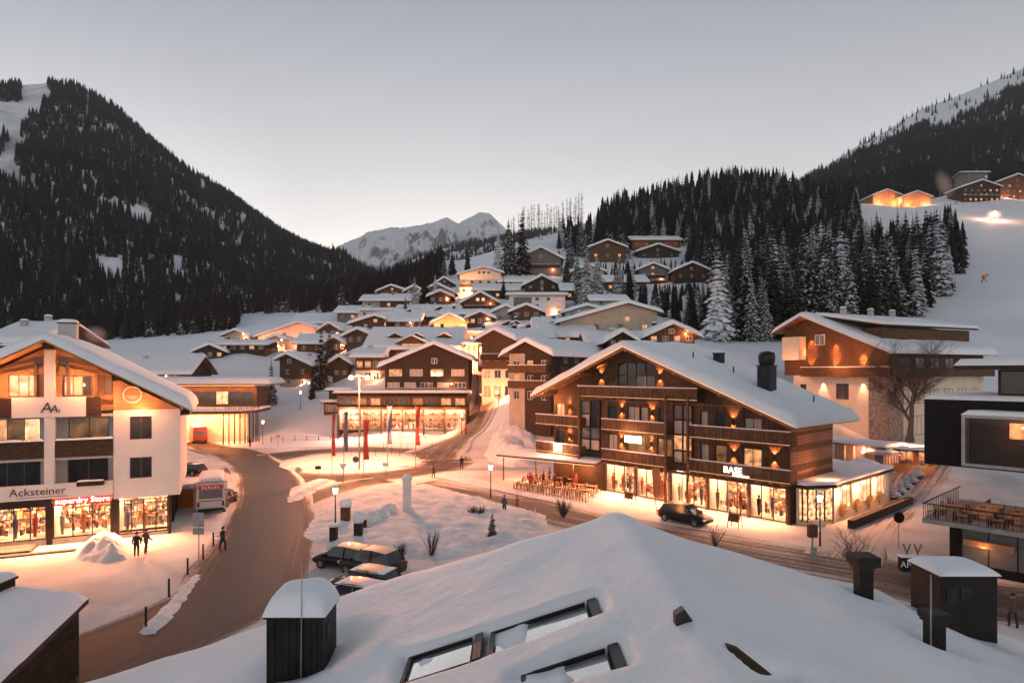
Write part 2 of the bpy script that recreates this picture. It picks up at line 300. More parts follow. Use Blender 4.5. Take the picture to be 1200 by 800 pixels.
hs('dark timber shop house with two rows of white-framed windows', 444, 556, 428, 462, 127, 14, 401, xa=509, up='wood_dark', win=[(.13, 5, 2.6, 1.5), (.60, 4, 2.6, 1.4)], wf='frame_white', curt=1, balc=[.02])
hs('pink lit house at the foot of the left forest', 298, 374, 394, 409, 218, 14, 377, xa=352, up='plaster_pink', win=[(.4, 4, 1.2, 1.1)], glow=160)
hs('long snow roof stepping up behind the pink house', 340, 406, 378, 388, 246, 14, 366, rx=1, pt=.5, up='plaster_tan', win=[(.4, 4, 1.2, 1)])
hs('small glowing pink annex in front of the pink house', 312, 338, 397, 412, 204, 8, 393, up='plaster_pink', win=[(.4, 2, 1.2, 1.2)], lits=.7, glow=100)
hs('dark chalet beside the snowy spruce on the far side of the square', 320, 372, 427, 456, 172, 12, 413, xa=338, yaw=-14, up='wood_dark', lo_mat='stone', low=.35, win=[(.2, 2, 1.2, 1.2), (.6, 2, 1.2, 1.2)])
hs('small dark hut with a steep snowy roof left of the twin street lamp', 384, 414, 424, 446, 160, 9, 414, up='wood_dark', win=[(.3, 2, 1, 1)])
hs('tall narrow house with a lit side next to the twin street lamp', 410, 452, 418, 450, 142, 10, 408, rx=1, pt=.3, up='wood_brown', lo_mat='plaster_cream', low=.5, win=[(.15, 3, 1.3, 1.6), (.6, 3, 1.3, 1.3)], lits=.5)
hs('dark gable with a long slope left of the huge snow roof', 408, 452, 379, 398, 180, 14, 369, xa=440, up='wood_brown', win=[(.5, 2, 1.4, 1.2)], lits=.4)
hs('flat white building above the huge snow roof, left end', 418, 466, 364, 374, 222, 10, 359, rx=1, pt=.15, up='plaster_white', win=[(.4, 4, 1.2, 1)], lits=.4)
hs('low reddish house with a flat snowy roof beside the street', 540, 582, 390, 402, 165, 9, 385, rx=1, pt=.15, up='plaster_pink', win=[(.35, 3, 1.4, 1.3)], lits=.5, glow=90)
hs('small shop glowing orange at the top of the street', 540, 566, 403, 424, 146, 8, 397, rx=1, pt=.15, up='plaster_cream', win=[(.1, 2, 2.2, 2.2), (.6, 2, 1.4, 1.2)], lits=1, glow=320)
hs('low snowy gable in front of the white block, left', 598, 650, 386, 393, 162, 12, 378, up='wood_brown', win=[(.35, 3, 1, .8)])
hs('snow-covered roof with twin small dark gables left of the tan house', 566, 632, 388, 394, 174, 12, 374, rx=1, pt=.45, up='wood_dark', dorm=[.45, .6])
hs('small snowy roof below the pointed spruce on the slope', 690, 738, 352, 360, 176, 8, 344, rx=1, pt=.35, up='plaster_grey', win=[(.3, 2, 1, .8)])
hs('chalet half hidden by trees, with a red-lit wall and big snow roof', 738, 800, 281, 292, 340, 14, 271, rx=1, pt=.4, up='wood_brown', win=[(.4, 5, 1.4, 1.4)], lits=.35, glow=14)
hs('low dark gable in front of the red-lit chalet in the wood', 744, 798, 295, 303, 318, 12, 286, up='wood_dark', win=[(.3, 3, 1, 1)])
hs('grey balcony chalet in the wood below the low dark gable', 745, 785, 316, 333, 262, 11, 308, up='wood_grey', balc=[.45, .05], win=[(.55, 3, 1.1, 1.3), (.15, 3, 1.1, 1.2)])
hs('dark chalet in the wood right of the grey balcony chalet', 787, 834, 317, 332, 256, 11, 307, up='wood_dark', win=[(.45, 3, 1.1, 1.2)])
hs('grey house behind the spruces right of the white block', 669, 711, 318, 337, 246, 11, 310, up='plaster_grey', win=[(.2, 3, 1.1, 1.1), (.6, 3, 1.1, 1.1)], lits=.1)
hs('brown chalet in the wood with one orange window', 688, 736, 290, 307, 300, 12, 281, up='wood_brown', win=[(.35, 3, 1.3, 1.4)], lits=.35)
hs('left of the two orange-lit huts at the top of the ski slope', 1021, 1057, 229, 240, 452, 14, 222, up='wood_honey', win=[(.25, 5, 1.6, 2.4)], lits=.9, glow=240)
hs('right of the two orange-lit huts at the top of the ski slope', 1055, 1093, 231, 242, 446, 14, 224, up='wood_honey', win=[(.25, 5, 1.6, 2.4)], lits=.8, glow=220)
hs('white-roofed hotel wing at the very top right above the ski slope', 1132, 1160, 202, 218, 470, 14, 196, rx=1, pt=.3, up='wood_grey', win=[(.2, 5, 1.4, 1.4), (.6, 5, 1.4, 1.4)], lits=.3)
hs('large dark hotel with lit window rows above the ski slope', 1126, 1174, 219, 237, 446, 16, 211, up='wood_dark', win=[(.1, 7, 1.6, 1.6), (.4, 7, 1.6, 1.5), (.7, 6, 1.6, 1.4)], lits=.35, balc=[.35])
hs('dark hotel on the right edge above the ski slope', 1168, 1216, 213, 234, 452, 16, 204, up='wood_brown', win=[(.1, 6, 1.6, 1.6), (.4, 6, 1.6, 1.5), (.7, 5, 1.6, 1.4)], lits=.4, glow=120)
hs('snow roof with a square chimney behind the timber gable, left edge', -20, 52, 400, 420, 92, 14, 384, rx=1, pt=.4, up='wood_dark', chim=2)
hs('broad white roof behind the shop house with the glowing gable', 92, 222, 437, 452, 138, 18, 402, rx=1, pt=.42, up='wood_dark', win=[(.4, 4, 1.2, 1)], yaw=10)
hs('long low roof by the lit road left of the snowy spruce', 252, 316, 404, 412, 190, 10, 401, rx=1, pt=.2, up='wood_dark', win=[(.3, 5, 1.5, 1)], lits=.2)
more = [(452, 500, 352, 362, 238, 345, 'wood_brown'), (430, 470, 352, 362, 262, 345, 'plaster_tan'), (398, 428, 366, 376, 240, 359, 'wood_grey'), (562, 604, 340, 351, 236, 331, 'wood_dark'), (590, 622, 330, 340, 250, 322, 'wood_brown'), (470, 508, 366, 378, 214, 357, 'plaster_cream'), (446, 486, 376, 386, 184, 367, 'wood_dark'), (640, 690, 394, 402, 146, 383, 'wood_brown'), (586, 640, 400, 410, 138, 390, 'wood_dark'), (660, 716, 366, 376, 172, 358, 'plaster_grey'), (664, 700, 340, 352, 214, 331, 'wood_dark'), (712, 752, 330, 342, 228, 321, 'wood_brown'), (372, 404, 386, 398, 212, 377, 'wood_dark'), (352, 392, 402, 414, 192, 392, 'wood_brown'), (546, 580, 372, 382, 178, 364, 'wood_dark'), (228, 264, 411, 421, 186, 402, 'wood_dark'), (258, 298, 393, 402, 232, 386, 'plaster_tan'), (402, 440, 393, 404, 174, 384, 'wood_brown'), (378, 410, 402, 413, 178, 393, 'wood_dark'), (441, 478, 341, 350, 292, 334, 'wood_brown'), (501, 531, 347, 356, 230, 340, 'wood_dark'), (597, 637, 365, 374, 182, 356, 'wood_brown'), (631, 669, 385, 393, 155, 376, 'plaster_cream')]
mlab = ['brown gable above the long roofs near the left forest edge', 'tan house farthest back in the valley bottom', 'grey hut by the trees above the dark gable', 'dark gable right of the floodlit hotel', 'brown gable tucked under the grey timber chalet', 'cream house between the huge snow roof and the valley houses', 'dark gable peeking over the huge snow roof, left', 'brown gable just above the big chalet ridge, left', 'dark gable behind the cream and dark timber house', 'grey house with a low gable left of the tan house ridge', 'dark hut among spruces right of the white block', 'brown hut among trees above the tan house', 'dark hut behind the tall dark spruce across the square', 'brown hut below the long snow roof left of centre', 'dark gable right of the orange glowing chalet', 'low dark hut behind the station roof', 'tan hut at the foot of the left forest', 'brown house between the tall dark spruce and the huge snow roof', 'dark house left of the huge snow roof, low down', 'brown house highest on the left of the village', 'small dark hut just below the grey balcony chalet', 'brown house directly in front of the white block', 'cream house left of the tan house eaves']
for (x0, x1, ye, yb, Y, ya, up), lab in zip(more, mlab): hs(lab, x0, x1, ye, yb, Y, 11, ya, up=up, win=[(.3, 3, 1.2, 1.2)], lits=.3, **(dict(yaw=(x0 * 7 % 40) - 22, wide=1.1) if x0 % 3 == 0 else dict(rx=1, pt=.42, wide=1.45, chim=2, snow=.8)))
for h in HS:
    h['pos'] = W((h['x0'] + h['x1']) / 2 if 'xa' not in h else (h['x0'] + h['x1']) / 2, h['yb'], h['Y'])
# ------------------------------------------------------------------ terrain: height through known ground points
CP = []
for x in range(-110, 80, 16):
    for y in (-30, 0, 25, 50, 75, 95):
        if not (x > 30 and y > 60): CP.append((x, y, 0.0))
for x in (-60, -45, -30, -15): CP.append((x, 110, 0.0)); CP.append((x, 122, .3))
for x in (-110, -85): CP.append((x, 118, 1.5))
def cpx(px, py, Y): p = W(px, py, Y); CP.append((p.x, p.y, p.z))
for p in [(300, 478, 148), (350, 474, 150), (300, 462, 168), (250, 470, 150), (200, 440, 170), (100, 430, 170), (0, 425, 190), (250, 402, 240), (310, 384, 262), (290, 382, 300),
          (0, 402, 270), (120, 400, 280), (60, 400, 330), (-150, 410, 280), (300, 374, 330), (400, 365, 320), (450, 352, 330), (470, 345, 420), (440, 345, 430), (330, 360, 420), (100, 385, 420), (-100, 390, 420),
          (500, 335, 330), (540, 318, 330), (520, 310, 420), (560, 300, 420), (480, 335, 480), (430, 345, 560), (520, 305, 560), (200, 380, 560), (-100, 380, 560),
          (470, 502, 122), (420, 503, 125), (540, 512, 113), (545, 508, 118), (568, 478, 132), (568, 452, 148), (562, 430, 160), (600, 492, 98), (640, 480, 96), (575, 512, 104), (620, 470, 112), (660, 440, 122), (700, 420, 120),
          (980, 515, 80), (1050, 520, 86), (1100, 512, 92), (1180, 500, 92), (900, 470, 92), (820, 440, 105), (1010, 545, 72), (1150, 470, 112),
          (1150, 400, 135), (1200, 415, 132), (1120, 385, 150), (1180, 350, 190), (1140, 330, 215), (1250, 380, 170), (1200, 290, 300), (1130, 262, 360), (1190, 250, 400), (1110, 240, 430), (1300, 300, 300), (1300, 240, 450), (1200, 236, 448), (1060, 244, 448),
          (860, 398, 158), (900, 396, 150), (820, 392, 150), (960, 388, 150), (1020, 380, 160), (1080, 368, 178), (1110, 340, 215), (1120, 300, 290), (780, 362, 190), (740, 345, 205),
          (860, 330, 260), (920, 330, 260), (1000, 320, 260), (1060, 310, 270), (860, 280, 350), (940, 275, 360), (1030, 268, 370), (850, 224, 480), (900, 228, 490), (950, 236, 490), (1000, 242, 490), (790, 238, 470), (740, 252, 450), (700, 262, 450),
          (650, 274, 450), (610, 282, 450), (575, 295, 440), (640, 300, 330), (600, 318, 300), (690, 290, 380), (570, 335, 270)]: cpx(*p)
for px, z, Y in [(560, 100, 620), (650, 110, 620), (750, 128, 640), (850, 135, 640), (950, 128, 640), (1050, 122, 640), (1150, 140, 640), (1300, 160, 640), (1300, 140, 520)]: CP.append(((px - 600) / F * Y, Y, z))
for h in HS: CP.append(tuple(h['pos']))
CP = np.array(CP)
_, ui = np.unique(np.round(CP[:, :2], 1), axis=0, return_index=True); CP = CP[ui]
_d = np.hypot(CP[:, None, 0] - CP[None, :, 0], CP[:, None, 1] - CP[None, :, 1])
_n = len(CP); _A = np.zeros((_n + 1, _n + 1)); _A[:_n, :_n] = -_d + np.eye(_n) * .8; _A[:_n, _n] = 1; _A[_n, :_n] = 1
_w = np.linalg.solve(_A, np.append(CP[:, 2], 0))
def Tn(X, Y):
    X = np.asarray(X, float); Y = np.asarray(Y, float); sh = X.shape; x = X.ravel(); y = Y.ravel(); z = np.empty(len(x))
    for i in range(0, len(x), 4000):
        z[i:i + 4000] = -np.hypot(x[i:i + 4000, None] - CP[None, :, 0], y[i:i + 4000, None] - CP[None, :, 1]) @ _w[:_n] + _w[_n]
    m = np.maximum(sm((y - 99) / 22), sm((x - 26) / 22) * sm((y - 62) / 22)); return (z * m).reshape(sh)
def T(x, y): return float(Tn(np.array([x]), np.array([y]))[0])
xs = np.concatenate([np.arange(-520, -140, 12), np.arange(-140, 160, 3), np.arange(160, 640, 10)]); ys = np.concatenate([np.arange(-40, 190, 3), np.arange(190, 660, 8)])
XX, YY = np.meshgrid(xs, ys, indexing='ij'); ZZ = Tn(XX, YY)
for i in range(XX.shape[0]):
    for j in range(XX.shape[1]):
        if YY[i, j] > 112 or (XX[i, j] > 62 and YY[i, j] > 80): ZZ[i, j] += fbm(XX[i, j] * .045, YY[i, j] * .045) * .55
mb = MB(); mb.grid([[(XX[i, j], YY[i, j], ZZ[i, j]) for j in range(XX.shape[1])] for i in range(XX.shape[0])])
g = mb.obj('ground', M('packed_snow'), None, True); tag(g, kind='structure'); g.data.materials.append(M('snow'))
for p in g.data.polygons:
    c = p.center
    if c.y > 112 or (c.x > 62 and c.y > 80) or c.x < -95: p.material_index = 1
# ------------------------------------------------------------------ far mountains
def interp_cols(cols, n):
    a = np.array(cols, float); px = np.linspace(a[0, 0], a[-1, 0], n)
    return [px] + [np.interp(px, a[:, 0], a[:, k]) for k in range(1, 5)]
class Patch:
    def __init__(s, cols, amp, nscale, seed, ridge_amp=0, concave=0.0):
        s.cols = np.array(cols, float); s.amp = amp; s.ns = nscale; s.seed = seed; s.ra = ridge_amp; s.cc = concave
    def P(s, px, t):
        a = s.cols; v = [np.interp(px, a[:, 0], a[:, k]) for k in range(1, 5)]
        f = W(px, v[0], v[1]); r = W(px, v[2], v[3]); p = f.lerp(r, t)
        p.z -= s.cc * math.sin(math.pi * t) * (r.z - f.z)
        k = math.sin(math.pi * min(max(t, 0), 1)) * .9 + .1
        q = fbm(p.x * s.ns, p.y * s.ns, s.seed, 6); rg = mnoise.ridged_multi_fractal((p.x * s.ns, p.y * s.ns * .6, s.seed + 9), .9, 2.1, 7, 1.0, 2.0) * .45 if s.ra else .7
        p.z += s.amp * q * k + s.ra * (rg - .7) * (k + (.12 if s.ra else 0)); p.x += s.amp * .4 * k * nz(p.y * s.ns, p.z * s.ns, s.seed + 3)
        return p
    def build(s, name, mat, nc, nr, back=400):
        px = np.linspace(s.cols[0, 0], s.cols[-1, 0], nc); g = []
        for x in px:
            col = [s.P(x, j / nr) for j in range(nr + 1)]; e = col[-1]
            d = Vector((e.x, e.y, 0)).normalized(); b = e + d * back; b.z = e.z - back * .7; g.append(col + [b])
        m = MB(); m.grid(g); o = m.obj(name, M(mat), None, True); tag(o, kind='structure'); return o
left = Patch([(-330, 420, 330, 60, 1150), (-60, 412, 330, 84, 1120), (0, 408, 335, 100, 1110), (60, 405, 340, 98, 1120), (90, 404, 345, 104, 1130), (130, 404, 350, 126, 1150), (170, 402, 360, 160, 1180), (220, 400, 370, 198, 1220), (280, 392, 390, 236, 1290),
              (330, 380, 420, 272, 1360), (380, 368, 450, 298, 1440), (420, 360, 480, 316, 1500), (450, 354, 520, 332, 1550), (490, 350, 600, 345, 1600)], 34, .006, 3.1)
left.build('left_mountain', 'forest_floor', 130, 60)
right = Patch([(840, 262, 560, 250, 1500), (900, 258, 560, 232, 1520), (935, 255, 560, 220, 1560), (960, 252, 560, 200, 1600), (1000, 250, 560, 174, 1650), (1040, 248, 560, 153, 1680), (1080, 246, 560, 128, 1700), (1120, 244, 560, 114, 1720), (1160, 240, 560, 97, 1740), (1200, 238, 560, 80, 1760), (1330, 236, 560, 30, 1800)], 26, .005, 8.3)
right.build('right_mountain', 'alpine_snow', 110, 50)
peak = Patch([(360, 350, 3300, 320, 5200), (395, 348, 3300, 292, 5200), (430, 346, 3300, 274, 5200), (452, 346, 3300, 268, 5200), (480, 345, 3300, 264, 5200), (500, 345, 3300, 258, 5200), (516, 345, 3300, 249, 5200), (524, 345, 3300, 247, 5200), (538, 345, 3300, 255, 5200), (550, 345, 3300, 249, 5200), (562, 345, 3300, 245, 5200),
              (574, 345, 3300, 249, 5200), (588, 345, 3300, 262, 5200), (600, 345, 3300, 274, 5200), (640, 345, 3300, 292, 5200), (760, 345, 3300, 320, 5200)], 95, .0016, 5.5, 520)
peak.build('snow_peak', 'alpine_snow', 420, 170, 900)
shoulder = Patch([(400, 356, 1300, 345, 2300), (450, 352, 1200, 322, 2300), (490, 345, 1100, 300, 2300), (530, 335, 1000, 287, 2300), (560, 330, 950, 286, 2250), (590, 325, 900, 278, 2200), (640, 320, 850, 272, 2100), (720, 320, 800, 268, 2000)], 40, .004, 2.2)
shoulder.build('valley_shoulder', 'forest_floor', 80, 40)
# ------------------------------------------------------------------ roads on the ground
def T0(x, y):
    i = min(max(np.searchsorted(xs, x) - 1, 0), len(xs) - 2); j = min(max(np.searchsorted(ys, y) - 1, 0), len(ys) - 2); u = (x - xs[i]) / (xs[i + 1] - xs[i]); v = (y - ys[j]) / (ys[j + 1] - ys[j])
    return float((ZZ[i, j] * (1 - u) + ZZ[i + 1, j] * u) * (1 - v) + (ZZ[i, j + 1] * (1 - u) + ZZ[i + 1, j + 1] * u) * v)
def smooth_line(pts, n=8):
    out = []; P = [pts[0]] + pts + [pts[-1]]
    for i in range(1, len(P) - 2):
        for k in range(n):
            t = k / n; a, b, c, d = P[i - 1], P[i], P[i + 1], P[i + 2]
            out.append(.5 * ((2 * b) + (c - a) * t + (2 * a - 5 * b + 4 * c - d) * t * t + (3 * b - a - 3 * c + d) * t ** 3))
    return out + [pts[-1]]
def strip(name, pts, widths, wet, lift, closed=False):
    P = smooth_line(pts); n = len(P); m = MB(); uvs = []; wets = []; L = 0; nw = 10; g = []
    wv = np.interp(np.linspace(0, 1, n), np.linspace(0, 1, len(widths)), widths)
    for i, p in enumerate(P):
        d = (P[min(i + 1, n - 1)] - P[max(i - 1, 0)]); d.z = 0; d.normalize(); s = Vector((d.y, -d.x, 0))
        if i: L += (p - P[i - 1]).length
        row = []
        for k in range(nw + 1):
            u = k / nw - .5; edge = nz(L * .25, k * 3.3, lift * 90) * .5 if k in (0, nw) else 0
            q = p + s * (u * wv[i] + edge); row.append((q.x, q.y, T0(q.x, q.y) + lift + (.16 if q.y > 101 else 0))); uvs.append((u * wv[i], L)); wets.append(wet * (1 - (2 * abs(u)) ** 3 * 1.3))
        g.append(row)
    m.grid(g); me = m.mesh(name, M('slush_road'), True); uvl = me.uv_layers.new(name='UVMap')
    for lp in me.loops: uvl.data[lp.index].uv = uvs[lp.vertex_index]
    a = me.attributes.new('wet', 'FLOAT', 'POINT'); a.data.foreach_set('value', wets)
    return tag(link(name, me), kind='structure')
gp = lambda L: [G(*p) for p in L]
strip('main_road', [Vector((-21, 18, 0)), Vector((-20, 27, 0))] + gp([(268, 700), (300, 650), (316, 610), (318, 572), (302, 545), (268, 529), (226, 519)]), [9, 9, 9, 9, 8.5, 8, 8, 8, 8, 7], .88, .012)
rc = G(413, 541)
strip('ring_road', [rc + Vector((math.cos(a), math.sin(a), 0)) * 14.2 for a in np.linspace(0, 2 * math.pi, 17)], [8], .5, .008)
strip('shop_road', [G(492, 566), G(540, 574), G(610, 590), G(680, 608), G(760, 626), G(880, 648), G(1020, 672), G(1220, 712), Vector((48, 30, 0))], [9, 9, 9, 8.5], .3, .016)
strip('hill_street', [G(500, 538), G(525, 524), W(548, 510, 117), W(562, 492, 124), W(571, 474, 134), W(569, 456, 146), W(563, 438, 157)], [11, 9, 7.5, 7, 7], .38, .02)
strip('link_road', [G(330, 600), G(360, 584), G(405, 569), G(450, 562)], [3.5, 4.5, 5, 5], .5, .01)
strip('side_lane', [G(985, 655), G(1020, 612), G(1060, 583), W(1095, 552, 80), W(1110, 535, 88)], [5, 5, 4.5], .05, .024)
# ------------------------------------------------------------------ ploughed snow islands and heaps
def inside(poly, x, y):
    c = False; n = len(poly)
    for i in range(n):
        (x1, y1), (x2, y2) = poly[i], poly[i - 1]
        if (y1 > y) != (y2 > y) and x < (x2 - x1) * (y - y1) / (y2 - y1) + x1: c = not c
    return c
def dist_poly(poly, x, y):
    b = 1e9
    for i in range(len(poly)):
        (x1, y1), (x2, y2) = poly[i], poly[i - 1]; dx, dy = x2 - x1, y2 - y1
        t = max(0, min(1, ((x - x1) * dx + (y - y1) * dy) / (dx * dx + dy * dy + 1e-9))); b = min(b, math.hypot(x - x1 - t * dx, y - y1 - t * dy))
    return b
def island(name, poly, h, bump, step=.5, fall=1.4, seed=0, ns=.55):
    X0 = min(p[0] for p in poly); X1 = max(p[0] for p in poly); Y0 = min(p[1] for p in poly); Y1 = max(p[1] for p in poly)
    nx = int((X1 - X0) / step) + 2; ny = int((Y1 - Y0) / step) + 2; idx = {}; m = MB()
    for i in range(nx):
        for j in range(ny):
            x, y = X0 + i * step, Y0 + j * step
            d = dist_poly(poly, x, y)
            if inside(poly, x, y) or d < step * 1.5:
                if not inside(poly, x, y): d = -d
                z = h * (1 - math.exp(-max(d, 0) / fall)) + min(d, 0) * .12 - .03
                if d > 0: z += bump * fbm(x * ns, y * ns, seed) * min(1, d / 1.0) + bump * .35 * nz(x * 2.3, y * 2.3, seed)
                idx[i, j] = len(m.v); m.v.append((x, y, T(x, y) + z))
    for (i, j) in idx:
        q = [(i, j), (i + 1, j), (i + 1, j + 1), (i, j + 1)]
        if all(k in idx for k in q): m.f.append(tuple(idx[k] for k in q))
    return tag(m.obj(name, M('bank_snow'), None, True), kind='structure')
pp = lambda L: [(G(*p).x, G(*p).y) for p in L]
island('roundabout_snow', [(rc.x + 10.4 * math.cos(a), rc.y + 10.4 * math.sin(a)) for a in np.linspace(0, 2 * math.pi, 40)[:-1]], .55, .12, .6, 2.0, 1)
island('snow_island', pp([(352, 628), (372, 600), (402, 582), (440, 568), (500, 568), (520, 572), (570, 585), (640, 603), (645, 618), (600, 640), (520, 655), (440, 655), (395, 645)]), .55, .34, .45, 1.6, 2)
island('snow_wedge', pp([(334, 590), (340, 572), (372, 560), (396, 563), (352, 586)]), .4, .2, .45, 1.2, 3)
island('snow_verge', pp([(160, 742), (196, 705), (228, 672), (236, 674), (212, 712), (182, 745)]), .4, .25, .35, .6, 4)
island('snow_verge', pp([(255, 640), (268, 600), (262, 575), (246, 560), (240, 575), (246, 600), (243, 630)]), .22, .15, .4, .8, 5)
island('snow_verge', pp([(505, 556), (540, 566), (620, 583), (690, 596), (690, 590), (600, 572), (560, 560), (530, 552)]), .2, .12, .4, .8, 6)
pile = island('snow_pile', pp([(86, 655), (100, 635), (120, 628), (140, 628), (155, 640), (150, 655), (120, 660)]), 1.1, .6, .25, .9, 7, 1.1)
del pile['kind']; tag(pile, 'heaped snow pile in front of the clothes shop windows', 'snow pile')

heap = island('snow_heap', [(W(px, 500, Y).x, W(px, 500, Y).y) for px, Y in [(566, 102), (578, 112), (600, 114), (628, 108), (640, 98), (628, 90), (600, 89), (576, 94)]], 2.6, .9, .5, 3.2, 8, .3)
del heap['kind']; tag(heap, 'large ploughed snow heap between the steep street and the restaurant', 'snow heap')
# ------------------------------------------------------------------ trees
def spruce_mesh(seed, H=22.0, Rm=4.0, levels=24, per=9, mat='spruce_snowy'):
    r = random.Random(seed); m = MB()
    for L in range(levels):
        t = (L + r.uniform(-.3, .3)) / levels; z = H * (.05 + .93 * max(t, 0)); rad = Rm * (1 - max(t, 0)) ** .85 * (.55 + .45 * min(1, (t + .05) * 6)) + .18
        k = max(4, int(per * (1 - .45 * t))); a0 = r.uniform(0, 6.28)
        for i in range(k):
            a = a0 + 6.283 * i / k + r.uniform(-.3, .3); ln = rad * r.uniform(.62, 1.15); dr = ln * r.uniform(.28, .62); wd = .30 * ln + .16
            ca, sa = math.cos(a), math.sin(a); V = []
            for j, (s, wv) in enumerate(((.03, .25), (.34, 1.0), (.58, .6), (.72, .85), (1.0, .06))):
                zz = z - dr * s ** 1.5 + .05 * ln * math.sin(s * 5); x = ca * ln * s; y = sa * ln * s; w = wd * wv * r.uniform(.75, 1.25); q = w * .75
                V += [(x, y, zz), (x - sa * w, y + ca * w, zz - q), (x + sa * w, y - ca * w, zz - q)]
            F_ = []
            for j in range(4):
                b = 3 * j; F_ += [(b, b + 3, b + 4, b + 1), (b, b + 2, b + 5, b + 3)]
            m.add(V, F_)
    m.tube((0, 0, H * .9), (0, 0, H * 1.02), .12, .02, 4)
    return m.mesh('crown', M(mat))
def far_spruce(seed, H=22.0, Rm=3.6, mat='spruce_dark'):
    r = random.Random(seed); m = MB(); lv = 11
    for L in range(lv):
        t = L / lv; z0 = H * (.04 + .88 * t); rad = Rm * (1 - t) ** .9 + .25; n = 14; a0 = r.uniform(0, 6)
        V = [(0, 0, z0 + H * .16)]
        for i in range(n):
            rr = rad * (r.uniform(.8, 1.2) if i % 2 else r.uniform(.35, .6)); a = a0 + 6.283 * i / n
            V.append((rr * math.cos(a), rr * math.sin(a), z0 - (rad * .28 if i % 2 else 0) + r.uniform(-.25, .25)))
        m.add(V, [(0, 1 + i, 1 + (i + 1) % n) for i in range(n)])
    return m.mesh('crown', M(mat))
TRUNK = MB().tube((0, 0, -1.5), (0, 0, 20), .32, .05, 7).mesh('trunk', M('bark'), True)
CROWNS = [spruce_mesh(i, 22, 3.9 + .5 * (i % 3), 26, 10) for i in range(5)]
FAR = [far_spruce(20 + i, 22, 2.9 + .5 * i) for i in range(4)]
DCROWN = [spruce_mesh(40 + i, 22, 3.5 + .5 * i, 22, 9, 'spruce_dark') for i in range(3)]
NT = [0]
def spruce(x, y, h, label, group, crown=None, z=None):
    o = thing('spruce_tree', label, 'tree', (x, y, T(x, y) if z is None else z), random.uniform(0, 360), group); s = h / 22
    o.scale = (s * random.uniform(.9, 1.12),) * 2 + (s,)
    c = link('crown', random.choice(crown or CROWNS), o); link('trunk', TRUNK, o); NT[0] += 1; return c
house_xy = [(h['pos'].x, h['pos'].y, (h['x1'] - h['x0']) * h['Y'] / F / 2, h['d']) for h in HS]
def near_house(x, y, front=10):
    for hx, hy, hw, d in house_xy:
        if abs(x - hx) < hw + 3 and -front < y - hy < d + 3: return True
    return False
spruce(W(318, 462, 150).x, 150, 11.5, 'snowy spruce standing alone on the far side of the square', None)
spruce(W(376, 448, 158).x, 158, 15.5, 'tall dark spruce right of the dark chalet across the square', None, DCROWN)
spruce(W(386, 446, 166).x, 166, 12, 'thin snowy spruce behind the small dark hut', None)
spruce(W(366, 452, 150).x, 150, 6.5, 'low bushy spruce at the foot of the tall dark one', None)
for i, (px, py, Y, h) in enumerate([(486, 362, 225, 14), (498, 360, 232, 16), (510, 356, 236, 12), (475, 372, 215, 9), (545, 350, 262, 9), (590, 352, 232, 8), (612, 338, 258, 30), (596, 330, 290, 26), (584, 322, 310, 22), (688, 358, 196, 20), (678, 352, 205, 15), (700, 352, 210, 16), (726, 350, 205, 14), (664, 345, 222, 15), (655, 322, 270, 12), (602, 312, 300, 17), (668, 312, 290, 17),
     (676, 330, 240, 14), (520, 322, 310, 14), (530, 315, 330, 13), (548, 318, 320, 15), (500, 325, 320, 14)]):
    p = W(px, py, Y); spruce(p.x, p.y, h, 'spruce growing between the hillside houses', 'spruces among the hillside houses', None if i % 2 else DCROWN)
HILL = [(575, 296), (605, 300), (640, 286), (672, 300), (690, 340), (730, 350), (770, 376), (790, 390), (830, 400), (920, 402), (1000, 392), (1070, 376), (1100, 352), (1128, 318), (1130, 300), (1108, 268), (1096, 250), (1010, 245), (950, 236), (900, 226), (850, 222), (790, 236), (740, 250), (700, 258), (650, 268), (610, 278)]
pts = []
for gx in np.arange(-40, 330, 5.0):
    for gy in np.arange(128, 505, 5.0):
        x = gx + random.uniform(-2.6, 2.6); y = gy + random.uniform(-2.6, 2.6); pts.append((x, y))
pts = np.array(pts); pz = Tn(pts[:, 0], pts[:, 1]); ppx = 600 + F * pts[:, 0] / pts[:, 1]; ppy = HO - F * (pz - CH) / pts[:, 1]
hill = []
for (x, y), z, a, b in zip(pts, pz, ppx, ppy):
    if inside(HILL, a, b) and not near_house(x, y, 16):
        if a < 730 and random.random() < .45: continue
        if a < 705 and y > 395: continue
        hill.append((x, y, z))
WOODH = [h for h in HS if h['x0'] > 660 and h['x1'] < 840 and h['Y'] > 240]
def hides(x, y, z):
    a = 600 + F * x / y; t = HO - F * (z + 17 - CH) / y; b = HO - F * (z - CH) / y
    for h in WOODH:
        if h['x0'] - 4 < a < h['x1'] + 4 and y < h['Y'] + 2 and t < h['yb'] - 4 and b > h['ya']: return True
    return False
def low_h(x, y, z):
    a = 600 + F * x / y; h = 99
    for q in WOODH:
        if q['x0'] - 4 < a < q['x1'] + 4 and y < q['Y'] + 2: h = min(h, CH + (HO - q['yb'] + (q['yb'] - q['ye']) * .25) / F * y - z)
    return h
lowt = [(p, low_h(*p) * random.uniform(.7, 1.1)) for p in hill if hides(*p)]; lowt = [(p, h) for p, h in lowt if h > 3.5]
hill = [p for p in hill if not hides(*p)]
hill.sort(key=lambda p: p[1])
HH = {}
def fit_h(x, y, z, h):
    """trees in front of the huts on the crest stay below them"""
    a = 600 + F * x / y
    if 1006 < a < 1108 and y < 446: h = min(h, (CH + (HO - 243) / F * y) - z)
    return h
hill = [p for p in hill if fit_h(*p, 20) > 6]
edge = hill[:230]; rest = [p for p in hill[230:] if fit_h(*p, 27) > 26]; low = [p for p in hill[230:] if fit_h(*p, 27) <= 26]; edge += low[:60]
